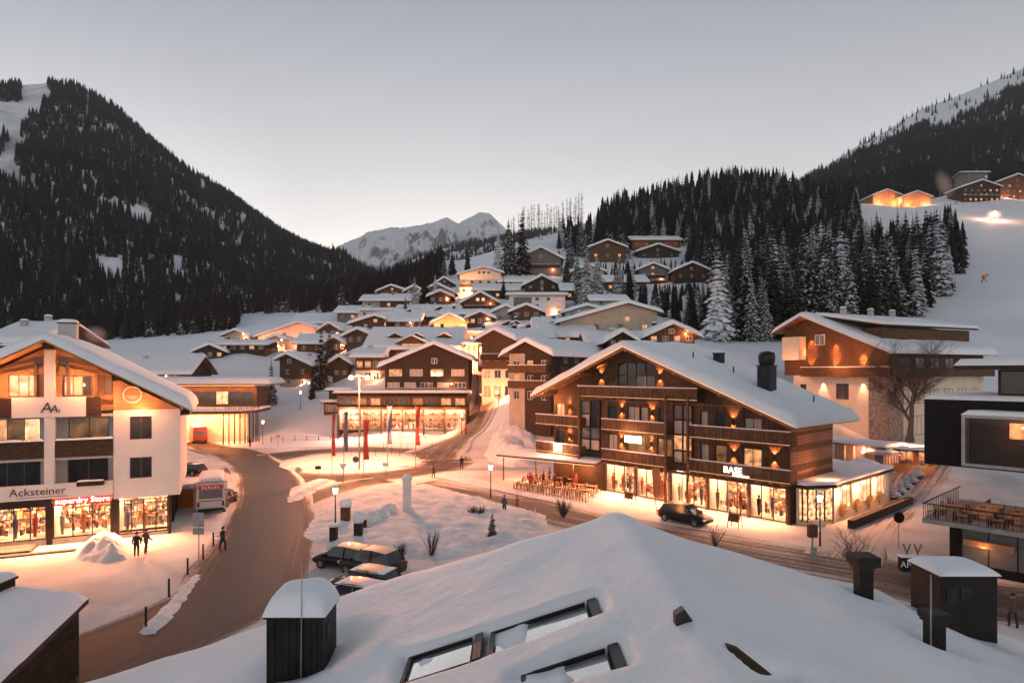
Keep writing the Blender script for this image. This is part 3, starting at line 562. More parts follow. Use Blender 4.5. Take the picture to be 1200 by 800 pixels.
for k, (x, y, z) in enumerate(edge):
    b = 600 + F * x / y
    spruce(x, y, fit_h(x, y, z, random.triangular(10, 28, 17) if b > 760 else random.uniform(9, 16)), 'tall snow-laden spruce at the near edge of the wooded hill', 'spruces along the foot of the wooded hill', CROWNS if k % 3 else DCROWN, z)
def forest(name, label, pts_, meshes, hmin, hmax, hts=None, wlo=.62, whi=1.0):
    """one stuff object: an instanced crown on every point"""
    me = bpy.data.meshes.new(name); me.from_pydata([tuple(p) for p in pts_], [], [])
    n = len(pts_)
    a = me.attributes.new('tsc', 'FLOAT_VECTOR', 'POINT'); hs_ = np.random.uniform(hmin, hmax, n) / 22
    if hts is not None: hs_[-len(hts):] = np.array(hts) / 22
    wd = hs_ * np.random.uniform(wlo, whi, n); a.data.foreach_set('vector', np.stack([wd, wd, hs_], 1).ravel())
    a = me.attributes.new('trot', 'FLOAT_VECTOR', 'POINT'); rt = np.zeros((n, 3)); rt[:, 2] = np.random.uniform(0, 6.28, n); rt[:, :2] = np.random.normal(0, .03, (n, 2)); a.data.foreach_set('vector', rt.ravel())
    a = me.attributes.new('tid', 'INT', 'POINT'); a.data.foreach_set('value', np.random.randint(0, len(meshes), n).astype(np.int32))
    o = link(name, me); tag(o, label, 'forest', kind='stuff')
    ng = bpy.data.node_groups.new(name, 'GeometryNodeTree'); ng.interface.new_socket('Geometry', in_out='INPUT', socket_type='NodeSocketGeometry'); ng.interface.new_socket('Geometry', in_out='OUTPUT', socket_type='NodeSocketGeometry')
    N = ng.nodes; L = ng.links; gi = N.new('NodeGroupInput'); go = N.new('NodeGroupOutput'); ip = N.new('GeometryNodeInstanceOnPoints'); jn = N.new('GeometryNodeJoinGeometry')
    for ob in reversed(meshes):
        oi = N.new('GeometryNodeObjectInfo'); oi.inputs['Object'].default_value = ob; oi.inputs['As Instance'].default_value = True; oi.transform_space = 'ORIGINAL'; L.new(oi.outputs['Geometry'], jn.inputs[0])
    L.new(gi.outputs[0], ip.inputs['Points']); L.new(jn.outputs[0], ip.inputs['Instance']); ip.inputs['Pick Instance'].default_value = True
    for nm, dt, sk in (('tsc', 'FLOAT_VECTOR', 'Scale'), ('tid', 'INT', 'Instance Index')):
        at = N.new('GeometryNodeInputNamedAttribute'); at.data_type = dt; at.inputs[0].default_value = nm; L.new(at.outputs[0], ip.inputs[sk])
    at = N.new('GeometryNodeInputNamedAttribute'); at.data_type = 'FLOAT_VECTOR'; at.inputs[0].default_value = 'trot'
    er = N.new('FunctionNodeEulerToRotation'); L.new(at.outputs[0], er.inputs[0]); L.new(er.outputs[0], ip.inputs['Rotation'])
    L.new(ip.outputs[0], go.inputs[0]); o.modifiers.new('scatter', 'NODES').node_group = ng; return o
# source crowns for the scattered woods: four real trees at the foot of the left mountain
SRC = []
for i, px in enumerate((60, 130, 190, 250)):
    p = left.P(px, .01); SRC.append(spruce(p.x, p.y, 24, 'dark spruce in the front row of the left mountain forest', 'front row of the left forest', [FAR[i]], p.z - .5))
HSRC = [o for o in bpy.data.objects if o.name.startswith('crown') and o.data in CROWNS[:3]][:1] + [o for o in bpy.data.objects if o.name.startswith('crown') and o.data in DCROWN][:1]
forest('hill_forest', 'dense dark spruce forest covering the hill behind the village', [(x, y, z - .4) for x, y, z in rest + [q[0] for q in lowt]], SRC + HSRC, 12, 23, [q[1] for q in lowt], .85, 1.25)
def clearing(px, py):
    v = fbm(px * .03, py * .017, 4.4, 3)
    if 90 < px < 215 and 302 < py < 332: return v > .22
    if px < 25 and 120 < py < 210: return v > -.2
    if 25 < px < 104 and py < 135: return v > -.1
    if 150 < px < 300 and 240 < py < 300: return v > .36
    return v > .72
lp = []
for k in range(60000):
    px = random.uniform(-320, 485); t = random.random() ** 1.0
    a = left.cols; wgt = np.interp(px, a[:, 0], a[:, 2]) * (1 - t) + np.interp(px, a[:, 0], a[:, 4]) * t
    if random.random() > wgt / 1600 + .12: continue
    p = left.P(px, t); qx = 600 + F * p.x / p.y; qy = HO - F * (p.z - CH) / p.y
    if clearing(qx, qy): continue
    if t < .1 and 262 < qx < 345 and random.random() < .93: continue
    p.z -= .6; lp.append(p)
for k in range(5200):                                       # the forest foot on the valley floor
    Y = random.uniform(285, 640); px = random.uniform(-200, 520); x = (px - 600) / F * Y; z = T0(x, Y); qy = HO - F * (z - CH) / Y
    if 282 < px < 330 and qy > 368: continue
    if qy > np.interp(px, [0, 250, 290, 340, 400, 440, 470, 500, 520], [404, 404, 372, 366, 366, 356, 350, 340, 330]) or near_house(x, Y, 12): continue
    lp.append(Vector((x, Y, z - .5)))
forest('left_forest', 'dark spruce forest covering the left mountain', lp, SRC, 8, 18, None, .7, 1.1)
rp = []
tl = [(840, 2), (935, 218), (1000, 190), (1060, 162), (1110, 148), (1150, 132), (1200, 102), (1330, 50)]
for k in range(19000):
    px = random.uniform(842, 1320); t = random.random(); p = right.P(px, t); qx = 600 + F * p.x / p.y; qy = HO - F * (p.z - CH) / p.y
    line = np.interp(qx, [q[0] for q in tl], [q[1] for q in tl]); 
    if qy < line - 3 + 7 * fbm(qx * .05, 0, 2.2): 
        if random.random() > .03: continue
    if fbm(qx * .03, qy * .03, 7) > .62: continue
    p.z -= .6; rp.append(p)
forest('right_forest', 'dark spruce forest on the mountain flank at the right', rp, SRC, 12, 22)
sp = []
for k in range(5200):
    px = random.uniform(402, 700); t = random.random() ** .8; p = shoulder.P(px, t); 
    if fbm(p.x * .006, p.y * .004, 1.3) + .9 * (t - .62) > .18: continue
    p.z -= .6; sp.append(p)
forest('valley_forest', 'distant spruce forest in the valley below the white peak', sp, SRC, 16, 26)
# bare larches on the crest
def bare_tree(seed, H, spread, levels=4, upright=.75, r0=.16, kids=(3, 4)):
    r = random.Random(seed); m = MB()
    def grow(p, d, ln, rad, lv):
        seg = 3; 
        for s in range(seg):
            q = p + d * ln / seg; m.tube(p, q, rad, rad * .8, 5 if lv > 1 else 3, False); p = q; rad *= .8
            d = (d + Vector((r.uniform(-1, 1), r.uniform(-1, 1), r.uniform(-.2, .5))) * .13).normalized()
            if lv > 0 and (s > 0 or lv < levels):
                for k in range(r.randint(*kids) if s == seg - 1 else r.randint(1, 2)):
                    a = r.uniform(0, 6.28); sd = Vector((math.cos(a), math.sin(a), 0)); nd = (d * upright + sd * spread * r.uniform(.6, 1.2)).normalized(); grow(p, nd, ln * r.uniform(.5, .75), rad * .72, lv - 1)
    grow(Vector((0, 0, -.3)), Vector((0, 0, 1)), H * .42, r0, levels); return m.mesh('branch_crown', M('bark'))
def larch_mesh(seed, H=24):
    r = random.Random(seed); m = MB(); m.tube((0, 0, -1), (0, 0, H), .26, .04, 6)
    for i in range(90):
        z = H * r.uniform(.28, .98); ln = 3.2 * (1.05 - z / H) ** .7 * r.uniform(.5, 1.1); a = r.uniform(0, 6.28); e = Vector((math.cos(a) * ln, math.sin(a) * ln, z + ln * r.uniform(-.1, .35)))
        m.tube((0, 0, z), e, .07, .02, 3, False)
        for k in range(3):
            q = Vector((0, 0, z)).lerp(e, r.uniform(.35, .95)); m.tube(q, q + Vector((r.uniform(-.6, .6), r.uniform(-.6, .6), r.uniform(-.3, .5))), .035, .015, 3, False)
    return m.mesh('bare_tree', M('larch'))
LM = [larch_mesh(i) for i in range(4)]
for i in range(30):
    px = 598 + 86 * (i + random.uniform(-.4, .4)) / 30; Y = random.uniform(425, 455); x = (px - 600) / F * Y; o = link('larch_tree', LM[i % 4]); o.location = (x, Y, T(x, Y)); o.rotation_euler = (0, 0, random.uniform(0, 6))
    s = random.uniform(.72, 1.08); o.scale = (s, s, s); tag(o, 'bare larch in the row against the sky on the crest', 'tree', 'bare larches on the crest')
# ------------------------------------------------------------------ building kit
def holed(m, x0, x1, z0, z1, holes, y=0.0, depth=.2):
    """front wall sheet in the plane y, with openings and reveals"""
    xs_ = sorted({x0, x1} | {v for h in holes for v in (h[0], h[1])}); zs = sorted({z0, z1} | {v for h in holes for v in (h[2], h[3])})
    for a, b in zip(xs_, xs_[1:]):
        for c, d in zip(zs, zs[1:]):
            if any(h[0] - 1e-6 <= a and b <= h[1] + 1e-6 and h[2] - 1e-6 <= c and d <= h[3] + 1e-6 for h in holes): continue
            m.add([(a, y, c), (b, y, c), (b, y, d), (a, y, d)], [(0, 1, 2, 3)])
    for a, b, c, d in [h[:4] for h in holes]:
        e = y + depth
        m.add([(a, y, c), (b, y, c), (b, y, d), (a, y, d), (a, e, c), (b, e, c), (b, e, d), (a, e, d)], [(0, 4, 5, 1), (1, 5, 6, 2), (2, 6, 7, 3), (3, 7, 4, 0)])
WC = {}
def win_mesh(w, h, cols, rows, fm, t=.07):
    k = (round(w, 2), round(h, 2), cols, rows, fm)
    if k not in WC:
        m = MB(); m.box(-w / 2, -w / 2 + t, 0, .07, 0, h).box(w / 2 - t, w / 2, 0, .07, 0, h).box(-w / 2 + t, w / 2 - t, 0, .07, 0, t).box(-w / 2 + t, w / 2 - t, 0, .07, h - t, h)
        for c in range(1, cols): x = -w / 2 + w * c / cols; m.box(x - t / 2, x + t / 2, .01, .06, t, h - t)
        for c in range(1, rows): z = h * c / rows; m.box(-w / 2 + t, w / 2 - t, .012, .058, z - t / 2, z + t / 2)
        WC[k] = m.mesh('window', M(fm))
    return WC[k]
def pane_mesh(w, h, mt):
    k = ('p', round(w, 2), round(h, 2), mt)
    if k not in WC: WC[k] = MB().box(-w / 2, w / 2, .04, .055, 0, h).mesh('pane', M(mt))
    return WC[k]
def window(parent, x, y, z, w, h, pane='glass_dark', fm='frame_brown', cols=2, rows=1, rz=0, name='window', split=False):
    o = link(name, win_mesh(w, h, cols, rows, fm), parent); o.location = (x, y, z); o.rotation_euler = (0, 0, R(rz))
    if split:
        for c in range(cols):
            p = link('pane', pane_mesh(w / cols - .05, h - .1, pane if isinstance(pane, str) else pane[c % len(pane)]), o); p.location = (-w / 2 + w * (c + .5) / cols, 0, .05)
    else:
        p = link('pane', pane_mesh(w - .1, h - .1, pane), o); p.location = (0, 0, .05)
    return o
def gable_roof(parent, xl, xr, xa, za, pt, y0, y1, th=.25, st=.45, soffit='timber', seed=0, snow_amt=1.0, ny=14):
    """two slopes meeting at (xa, za); pt = tan of the pitch; ridge along local y"""
    zl = za - (xa - xl) * pt; zr = za - (xr - xa) * pt; m = MB()
    m.prism([(xl, y0, zl), (xa, y0, za), (xr, y0, zr), (xr, y0, zr + th), (xa, y0, za + th), (xl, y0, zl + th)], (0, y1 - y0, 0)); m.obj('roof', M(soffit), parent)
    if st:
        n = 22; g = []; r = random.Random(seed); top = []
        cs = sorted(set(list(np.linspace(xl - .12, xr + .12, n)) + [xl - .05, xl + .15, xl + .5, xr - .15, xr - .5, xr + .05, xa, xa - .4, xa + .4])); L = y1 - y0
        ysn = [y0 - .1, y0 - .04, y0 + .12, y0 + .4] + list(np.linspace(y0 + 1.0, y1 - 1.0, ny)) + [y1 - .4, y1 - .12, y1 + .04, y1 + .1]
        for y in ysn:
            ev = min(1, math.sqrt(max(0, min(y - y0 + .1, y1 + .1 - y)) / .5)); row = []
            for x in cs:
                eu = min(1, math.sqrt(max(0, min(x - xl + .12, xr + .12 - x)) / .55)); d = math.sqrt((x - xa) ** 2 + .12) - .2
                b = za + th - abs(x - xa) * pt; q = za + th - d * pt
                t = st * (eu * ev) * (1 + .25 * nz(x * .4 + seed, y * .35)) * snow_amt + .0
                e = .06 * (1 - eu) + .06 * (1 - ev)
                row.append((x, y, (q if t > .2 else b) + t - e + .05 * nz(x * 1.1, y * 1.1, seed) * eu * ev - (.1 if eu * ev < .05 else 0)))
            g.append(row)
        m = MB(); m.grid(g); o = m.obj('snow_cover', M('roof_snow'), parent, True); return zl, zr
    return zl, zr
def rail(m, x0, x1, y, z0, z1, n=None):
    m.box(x0, x1, y - .03, y + .03, z1 - .08, z1)
def balcony(parent, x0, x1, z, dep=1.2, hgt=1.0, mat='wood_brown', snow=True, gap=.16, y=0.0, top='timber'):
    """slab, boarded front with gaps, top rail"""
    m = MB(); m.box(x0, x1, y - dep, y - .002, z - .18, z); b = m.obj('balcony', M(mat), parent)
    m = MB(); n = max(2, int((x1 - x0) / gap))
    for i in range(n): a = x0 + (x1 - x0) * i / n; m.box(a + .012, a + (x1 - x0) / n - .012, y - dep - .03, y - dep, z - .25, z + hgt - .06)
    for s in (x0, x1 - .03): m.box(s, s + .03, y - dep + .003, y - .1, z - .2, z + hgt - .08)
    m.obj('balustrade', M(mat), b)
    MB().box(x0 - .05, x1 + .05, y - dep - .07, y - dep + .05, z + hgt - .06, z + hgt + .03).obj('handrail', M(top), b)
    if snow: MB().box(x0 - .03, x1 + .03, y - dep - .06, y - dep + .04, z + hgt + .031, z + hgt + .11).obj('snow_cover', M('roof_snow'), b)
    return b
def chimney(parent, x, y, z0, w, d, h, mat='plaster_grey', snow=.3):
    c = MB().box(x - w / 2, x + w / 2, y - d / 2, y + d / 2, z0, z0 + h).obj('chimney', M(mat), parent)
    MB().box(x - w / 2 - .08, x + w / 2 + .08, y - d / 2 - .08, y + d / 2 + .08, z0 + h + .002, z0 + h + .1).obj('cap', M('metal_dark'), c)
    if snow: snow_cap(c, x - w / 2 - .06, x + w / 2 + .06, y - d / 2 - .06, y + d / 2 + .06, z0 + h + .1, snow)
    return c
def snow_cap(parent, x0, x1, y0, y1, z, t, name='snow_cover', n=9, round_=.25, amp=.06, seed=0):
    g = []
    rr = min(round_, (x1 - x0) / 2, (y1 - y0) / 2); rr = max(rr, .05)
    ax = [0, .04, .12, .25] + list(np.linspace(.4, .6, 0)) ; us = sorted(set([0, .02, .06, .13, .22] + list(np.linspace(.3, .7, n)) + [.78, .87, .94, .98, 1]))
    for v in us:
        row = []
        for u in us:
            x = x0 + (x1 - x0) * u; y = y0 + (y1 - y0) * v; nx_ = max(2.6, 1.1 * (x1 - x0) / rr); ny_ = max(2.6, 1.1 * (y1 - y0) / rr); e = math.sqrt(max(0, 1 - abs(2 * u - 1) ** nx_)) * math.sqrt(max(0, 1 - abs(2 * v - 1) ** ny_))
            row.append((x, y, z - .01 + t * e * (1 + amp * 3 * nz(x * 1.3, y * 1.3, seed + z))))
        g.append(row)
    m = MB(); m.grid(g); return m.obj(name, M('roof_snow'), parent, True)
def build_house(h, i):
    r = random.Random(i * 13 + 5); Y = h['Y']; k = Y / F; over = h.get('over', 1.25); yaw = h.get('yaw', 0)
    W_ = (h['x1'] - h['x0']) * k * h.get('wide', 1); w = W_ - 2 * over; d = h['d']; hw = (h['yb'] - h['ye']) * k; pos = h['pos']
    t = thing('chalet', h['lab'], 'house', pos, yaw + math.degrees(math.atan2(-pos.x, pos.y)) * 0, None)
    up = h.get('up', 'wood_brown'); lowm = h.get('lo_mat', up); low = h.get('low', 0) * hw; dp = 5.0
    xa = 0 if 'xa' not in h else (h['xa'] - (h['x0'] + h['x1']) / 2) * k
    wins = []; lits = h.get('lits', .16)
    for (fz, n, ww, wh) in h.get('win', []):
        for c in range(n):
            x = -w / 2 + w * (c + .5) / n; ww2 = min(ww, w / n * .72)
            if h.get('garage') and c < 2: continue
            wins.append((x - ww2 / 2, x + ww2 / 2, fz * hw + .15, min(fz * hw + .15 + wh, hw - .1)))
    if h.get('garage'): wins.append((-w * .42, -w * .1, .1, hw * .92))
    zs = low if low else -dp
    def body(z0, z1, mt, nm):
        m = MB(); hh = [q for q in wins if q[2] >= z0 - .01 and q[3] <= z1 + .01]; holed(m, -w / 2, w / 2, z0, z1, hh)
        m.add([(-w / 2, 0, z0), (-w / 2, d, z0), (-w / 2, d, z1), (-w / 2, 0, z1)], [(0, 3, 2, 1)]); m.add([(w / 2, 0, z0), (w / 2, d, z0), (w / 2, d, z1), (w / 2, 0, z1)], [(0, 1, 2, 3)])
        m.add([(-w / 2, d, z0), (w / 2, d, z0), (w / 2, d, z1), (-w / 2, d, z1)], [(0, 3, 2, 1)]); m.obj(nm, M(mt), t)
    if low:
        nl = max([low] + [q[3] + .02 for q in wins if q[2] < low]); body(-dp, nl, lowm, 'wall'); body(nl, hw, up, 'upper_wall')
    else: body(-dp, hw, up, 'wall')
    for q in wins:
        big = q[1] - q[0] > 4; p = 'lit_warm' if r.random() < lits else ('curtain' if h.get('curt') and r.random() < .6 else 'glass_dark')
        window(t, (q[0] + q[1]) / 2, .1, q[2], q[1] - q[0], q[3] - q[2], 'glass_dark' if big else p, h.get('wf', 'frame_brown' if 'plaster' in up else 'frame_white'), 3 if q[1] - q[0] > 2 else 2)
    if h.get('panel'):
        m = MB(); xe = -w / 2 + w * h['panel']; holed(m, -w / 2 - .06, xe, -dp, hw, [q for q in wins if q[1] < xe], -.06, .06); m.add([(xe, -.06, -dp), (xe, 0, -dp), (xe, 0, hw), (xe, -.06, hw)], [(0, 1, 2, 3)]); m.obj('plaster_panel', M('plaster_tan'), t)
    if h.get('rx'):
        pt = h['pt']; zc = hw + (d / 2) * pt + .05
        root = link('roof_frame', None, t) if False else t
        m = MB(); m.prism([(-w / 2, 0, hw), (-w / 2, d, hw), (-w / 2, d / 2, hw + d / 2 * pt)], (w, 0, 0)); m.obj('gable', M(up), t)
        # ridge along x: build the roof in a turned frame
        z0 = zc; y0, y1 = -over, d + over
        m = MB(); ze = z0 - (d / 2 + over) * pt; m.prism([(-w / 2 - over, y0, ze), (-w / 2 - over, d / 2, z0), (-w / 2 - over, y1, ze), (-w / 2 - over, y1, ze + .25), (-w / 2 - over, d / 2, z0 + .25), (-w / 2 - over, y0, ze + .25)], (w + 2 * over, 0, 0)); m.obj('roof', M('timber'), t)
        g = []; st = h.get('snow', .6); xs_ = [-w / 2 - over - .1, -w / 2 - over + .1, -w / 2 - over + .5] + list(np.linspace(-w / 2 - over + 1, w / 2 + over - 1, 14)) + [w / 2 + over - .5, w / 2 + over - .1, w / 2 + over + .1]
        for y in [y0 - .1, y0 - .02, y0 + .15, y0 + .5] + list(np.linspace(y0 + 1, y1 - 1, 15)) + [y1 - .5, y1 - .1, y1 + .1]:
            row = []
            for x in xs_:
                e = min(1, math.sqrt(max(0, min(y - y0 + .1, y1 + .1 - y)) / .55)) * min(1, math.sqrt(max(0, min(x + w / 2 + over + .1, w / 2 + over + .1 - x)) / .55))
                row.append((x, y, z0 + .25 - (math.sqrt((y - d / 2) ** 2 + .15) - .2) * pt + st * e * (1 + .3 * nz(x * .3 + i, y * .3)) - .1 * (1 - e)))
            g.append(row)
        m = MB(); m.grid(g); m.obj('snow_cover', M('roof_snow'), t, True)
        for fx in h.get('dorm', []):
            x = -w / 2 + w * fx; b = 1.6; yy = d * .16; zz = hw + yy * pt + .3; dm = MB().prism([(x - b, yy, zz), (x + b, yy, zz), (x + b, yy, zz + .9), (x, yy, zz + 1.7), (x - b, yy, zz + .9)], (0, d * .3, 0)).obj('dormer', M('wood_dark'), t)
            sub = gable_part(dm, x - b - .4, x + b + .4, x, zz + 1.75, .5, yy - .4, yy + d * .3, .1, .35)
        if h.get('bigd'):
            x = -w / 2 + w * h['bigd']; b = 3.2; yy = -.6; zz = hw - 1.2; dm = MB().prism([(x - b, yy, zz), (x + b, yy, zz), (x + b, yy, zz + 2.4), (x, yy, zz + 3.9), (x - b, yy, zz + 2.4)], (0, d * .3, 0)).obj('dormer', M('wood_brown'), t)
            gable_part(dm, x - b - .6, x + b + .6, x, zz + 4.0, .47, yy - .6, yy + d * .3, .14, .4)
            for q in (-1.5, 0, 1.5):
                o = window(dm, x + q, yy - .08, zz + .6, 1.4, 1.7, 'lit_warm', 'frame_brown', 2)
    else:
        pt = 2 * (h['ye'] - h['ya']) / ((h['x1'] - h['x0']) * h.get('wide', 1)) if 'xa' not in h else (h['ye'] - h['ya']) / max(h['xa'] - h['x0'], h['x1'] - h['xa']) 
        pt = min(max(pt, .28), .62); za = hw + max(w / 2 + xa, w / 2 - xa) * pt
        zl = za - (xa + w / 2) * pt; zr = za - (w / 2 - xa) * pt
        m = MB(); m.prism([(-w / 2, 0, hw), (w / 2, 0, hw), (w / 2, 0, zr), (xa, 0, za), (-w / 2, 0, zl)] if max(zl, zr) - hw > .02 and 'xa' in h else [(-w / 2, 0, hw), (w / 2, 0, hw), (xa, 0, za)], (0, d, 0)); m.obj('gable', M(up), t)
        gable_roof(t, -w / 2 - over, w / 2 + over, xa, za + .02, pt, -over * 1.2, d + over * .7, .22, h.get('snow', .75), 'timber', i)
        gw = h.get('gwin', 1 if za - hw > 2.0 else 0)
        for q in range(gw):
            x = xa + (q - (gw - 1) / 2) * 1.9; window(t, x, -.07, hw + .35, 1.1, min(1.1, (za - hw) * .45), 'lit_bright' if h.get('gwin') == 2 else ('lit_warm' if r.random() < lits else 'glass_dark'), 'frame_white', 2)
    for b in h.get('balc', []): balcony(t, -w / 2 + .3, w / 2 - .3, max(.3, b * hw + .1), 1.1, 1.0, 'wood_dark' if up != 'wood_dark' else 'wood_brown')
    if h.get('sidebalc'):
        m = MB(); m.box(w / 2 + .003, w / 2 + 1.3, 2, d - 3, hw * .62, hw * .62 + 1.1); m.obj('side_balcony', M('wood_dark'), t)
        for q in (5, 9, 13): window(t, w / 2 + .01, q, hw * .82, 1.2, 1.2, 'curtain', 'frame_white', 2, rz=90)
    for c in range(h.get('chim', 1)):
        x = -w / 2 + w * r.uniform(.2, .8); y = d * r.uniform(.3, .6)
        zt = (hw + d / 2 * h['pt'] - abs(y - d / 2) * h['pt']) if h.get('rx') else (za - abs(x - xa) * pt)
        chimney(t, x, y, zt - .5, .8, .7, 2.0, 'plaster_grey' if r.random() < .5 else 'metal_brown', .3)
    if i % 2 == 0 and Y < 300 and not h.get('glow'):
        pl = MB().box(w * .3 - .1, w * .3 + .1, -.16, -.01, 2.0, 2.3).obj('porch_lamp', M('lamp_glass'), t); light(pl, (w * .3, -.9, 2.0), 55, (1, .56, .26), .15)
    if h.get('glow'):
        for q in (-.3, .3): added_flood = MB().box(q * w - .06, q * w + .06, -3.46, -3.34, -2.5, .9).box(q * w - .25, q * w + .25, -3.5, -3.3, .9, 1.2).obj('floodlight', M('metal_dark'), t); light(added_flood, (q * w, -3.2, 1.3), h['glow'] * 3, (1, .52, .22), .2)  # floodlights on posts, added to carry the glow onto the house front
    return t
def gable_part(parent, xl, xr, xa, za, pt, y0, y1, th, st):
    m = MB(); zl = za - (xa - xl) * pt; zr = za - (xr - xa) * pt
    m.prism([(xl, y0, zl), (xa, y0, za), (xr, y0, zr), (xr, y0, zr + th), (xa, y0, za + th), (xl, y0, zl + th)], (0, y1 - y0, 0)); m.obj('roof', M('timber'), parent)
    m = MB(); g = []
    for y in (y0 - .06, y0, y0 + .2, (y0 + y1) / 2, y1):
        e = 0 if y < y0 - .03 else (.6 if y <= y0 else 1)
        g.append([(x, y, za + th - abs(x - xa) * pt + st * e * min(1, math.sqrt(max(0, min(x - xl, xr - x)) / .4))) for x in np.linspace(xl, xr, 15)])
    m.grid(g); m.obj('snow_cover', M('roof_snow'), parent, True)
for i, h in enumerate(HS): build_house(h, i)
# ------------------------------------------------------------------ shop fronts
def shop_bay(parent, x0, x1, y, z0, z1, n, depth=3.0, fm='metal_dark', ceil='shop_ceiling', seed=0, figures=True):
    """glazed bay: each pane a part, lit room with goods behind it"""
    f = MB(); t = .07; w = (x1 - x0) / n
    f.box(x0, x1, y - .05, y + .05, z0, z0 + t).box(x0, x1, y - .05, y + .05, z1 - t, z1)
    for i in range(n + 1):
        a = min(max(x0 + w * i - t / 2, x0), x1 - t); f.box(a, a + t, y - .048, y + .048, z0 + t, z1 - t)
    fr = f.obj('shop_window', M(fm), parent)
    for i in range(n):
        MB().box(x0 + w * i + t * .5, x0 + w * (i + 1) - t * .5, y - .008, y + .008, z0 + t, z1 - t).obj('pane', M('shop_glass'), fr)
    m = MB(); a, b = y + .3, y + depth
    m.add([(x0, a, z0), (x1, a, z0), (x1, b, z0), (x0, b, z0), (x0, a, z1 + .3), (x1, a, z1 + .3), (x1, b, z1 + .3), (x0, b, z1 + .3)], [(0, 1, 2, 3), (4, 7, 6, 5), (3, 2, 6, 7), (0, 3, 7, 4), (1, 5, 6, 2)])
    m.obj('shop_interior', M('plaster_cream'), parent)
    r = random.Random(seed); g = MB()
    for L in range(3):                                   # shelves of folded goods on the back wall
        z = z0 + .5 + L * (z1 - z0 - .6) / 3; x = x0 + .1
        while x < x1 - .3: q = r.uniform(.15, .45); g.box(x, min(x + q, x1 - .05), b - .5, b - .05, z, z + r.uniform(.2, .62)); x += q + r.uniform(.02, .14)
    x = x0 + .2
    while x < x1 - .4:                                   # racks nearer the glass
        q = r.uniform(.1, .3)
        if r.random() < .62: hh = r.uniform(.7, 1.35); yy = y + r.uniform(.9, 1.7); g.box(x, x + q, yy, yy + .35, z0 + .25, z0 + hh)
        x += q + .06
    g.obj('goods', M('goods'), parent)['kind'] = 'stuff'
    if figures:
        for i in range(max(1, int((x1 - x0) / 1.3))):
            x = x0 + .5 + i * 1.3 + r.uniform(-.2, .2)
            if x > x1 - .3: break
            d = MB(); d.lathe([(.1, 0), (.13, .45), (.16, .85), (.2, 1.0), (.17, 1.2), (.22, 1.45), (.07, 1.55), (.06, 1.6), (.11, 1.68), (.1, 1.82), (.02, 1.88)], 7, (x, y + .7, z0 + .1)); d.obj('mannequin', M(r.choice(['red_cloth', 'rubber', 'orange_cloth', 'blue_cloth', 'curtain'])), parent, True)
    c = MB()
    for i in range(max(1, int((x1 - x0) / 1.1))):
        x = x0 + .35 + i * 1.1; c.box(x, min(x + .5, x1 - .1), y + .6, y + depth - .7, z1 + .1, z1 + .14)
    c.obj('ceiling_light', M(ceil), parent)
def sconce(parent, x, y, z, power=28, up=True):
    s = MB().lathe([(.03, -.12), (.09, -.1), (.1, 0), (.09, .1), (.03, .12)], 8, (x, y - .14, z)).obj('wall_lamp', M('metal_brown'), parent)
    light(s, (x, y - .22, z - .14), power, (1, .5, .2), .05, 'SPOT', (R(14), 0, 0), 75, .6)
    if up: light(s, (x, y - .22, z + .14), power * .8, (1, .5, .2), .05, 'SPOT', (R(180 - 14), 0, 0), 85, .6)
    return s
# ------------------------------------------------------------------ left shop house
sh = thing('shop_house', 'white shop house at the left with a glowing timber gable and lit shops', 'building', (-28.6, 52.6, 0), 25)
XA = -8.16
m = MB(); holed(m, -3.92, .84, 3.2, 10.35, [(-2.79, -1.22, 7.94, 9.82), (-2.79, -1.22, 4.77, 6.48)]); m.add([(.84, 0, 3.2), (.84, 13, 3.2), (.84, 13, 10.35), (.84, 0, 10.35)], [(0, 1, 2, 3)])
m.add([(-3.92, 0, 3.2), (-3.92, 1.3, 3.2), (-3.92, 1.3, 10.35), (-3.92, 0, 10.35)], [(0, 3, 2, 1)]); m.add([(-3.92, 0, 3.2), (.84, 0, 3.2), (.84, 13, 3.2), (-3.92, 13, 3.2)], [(0, 3, 2, 1)])
m.obj('wall', M('plaster_white'), sh)
window(sh, -2.005, .12, 7.94, 1.57, 1.88, 'glass_dark', 'frame_brown', 2); window(sh, -2.005, .12, 4.77, 1.57, 1.71, 'glass_dark', 'frame_brown', 2)
m = MB(); holed(m, -17.2, -3.921, 3.2, 10.5, [(-7.17, -4.38, 7.0, 9.8), (-7.23, -4.44, 4.3, 6.5), (-12.2, -9.0, 7.0, 9.8), (-12.2, -9.0, 4.3, 6.5), (-16.5, -13, 7.0, 9.8)], 1.3); m.box(-17.2, -17.0, 0, 13, 3.2, 10.4)
m.box(-17.0, -3.93, .0, 1.29, 6.55, 6.75).box(-17.0, -3.93, .0, 1.29, 9.9, 10.1)
m.obj('recessed_wall', M('plaster_grey'), sh)
window(sh, -5.775, 1.4, 7.0, 2.79, 2.8, 'lit_dim', 'frame_brown', 2); window(sh, -5.835, 1.4, 4.3, 2.79, 2.2, 'glass_dark', 'frame_brown', 2)
window(sh, -10.6, 1.4, 7.0, 3.2, 2.8, ['lit_warm', 'lit_dim', 'lit_bright'], 'frame_brown', 3, split=True); window(sh, -10.6, 1.4, 4.3, 3.2, 2.2, 'glass_dark', 'frame_brown', 3); window(sh, -14.75, 1.4, 7.0, 3.5, 2.8, 'glass_dark', 'frame_brown', 3)
MB().box(-8.5, -7.82, -.08, .5, 3.9, 15.2).obj('column', M('plaster_white'), sh, bevel=.03)
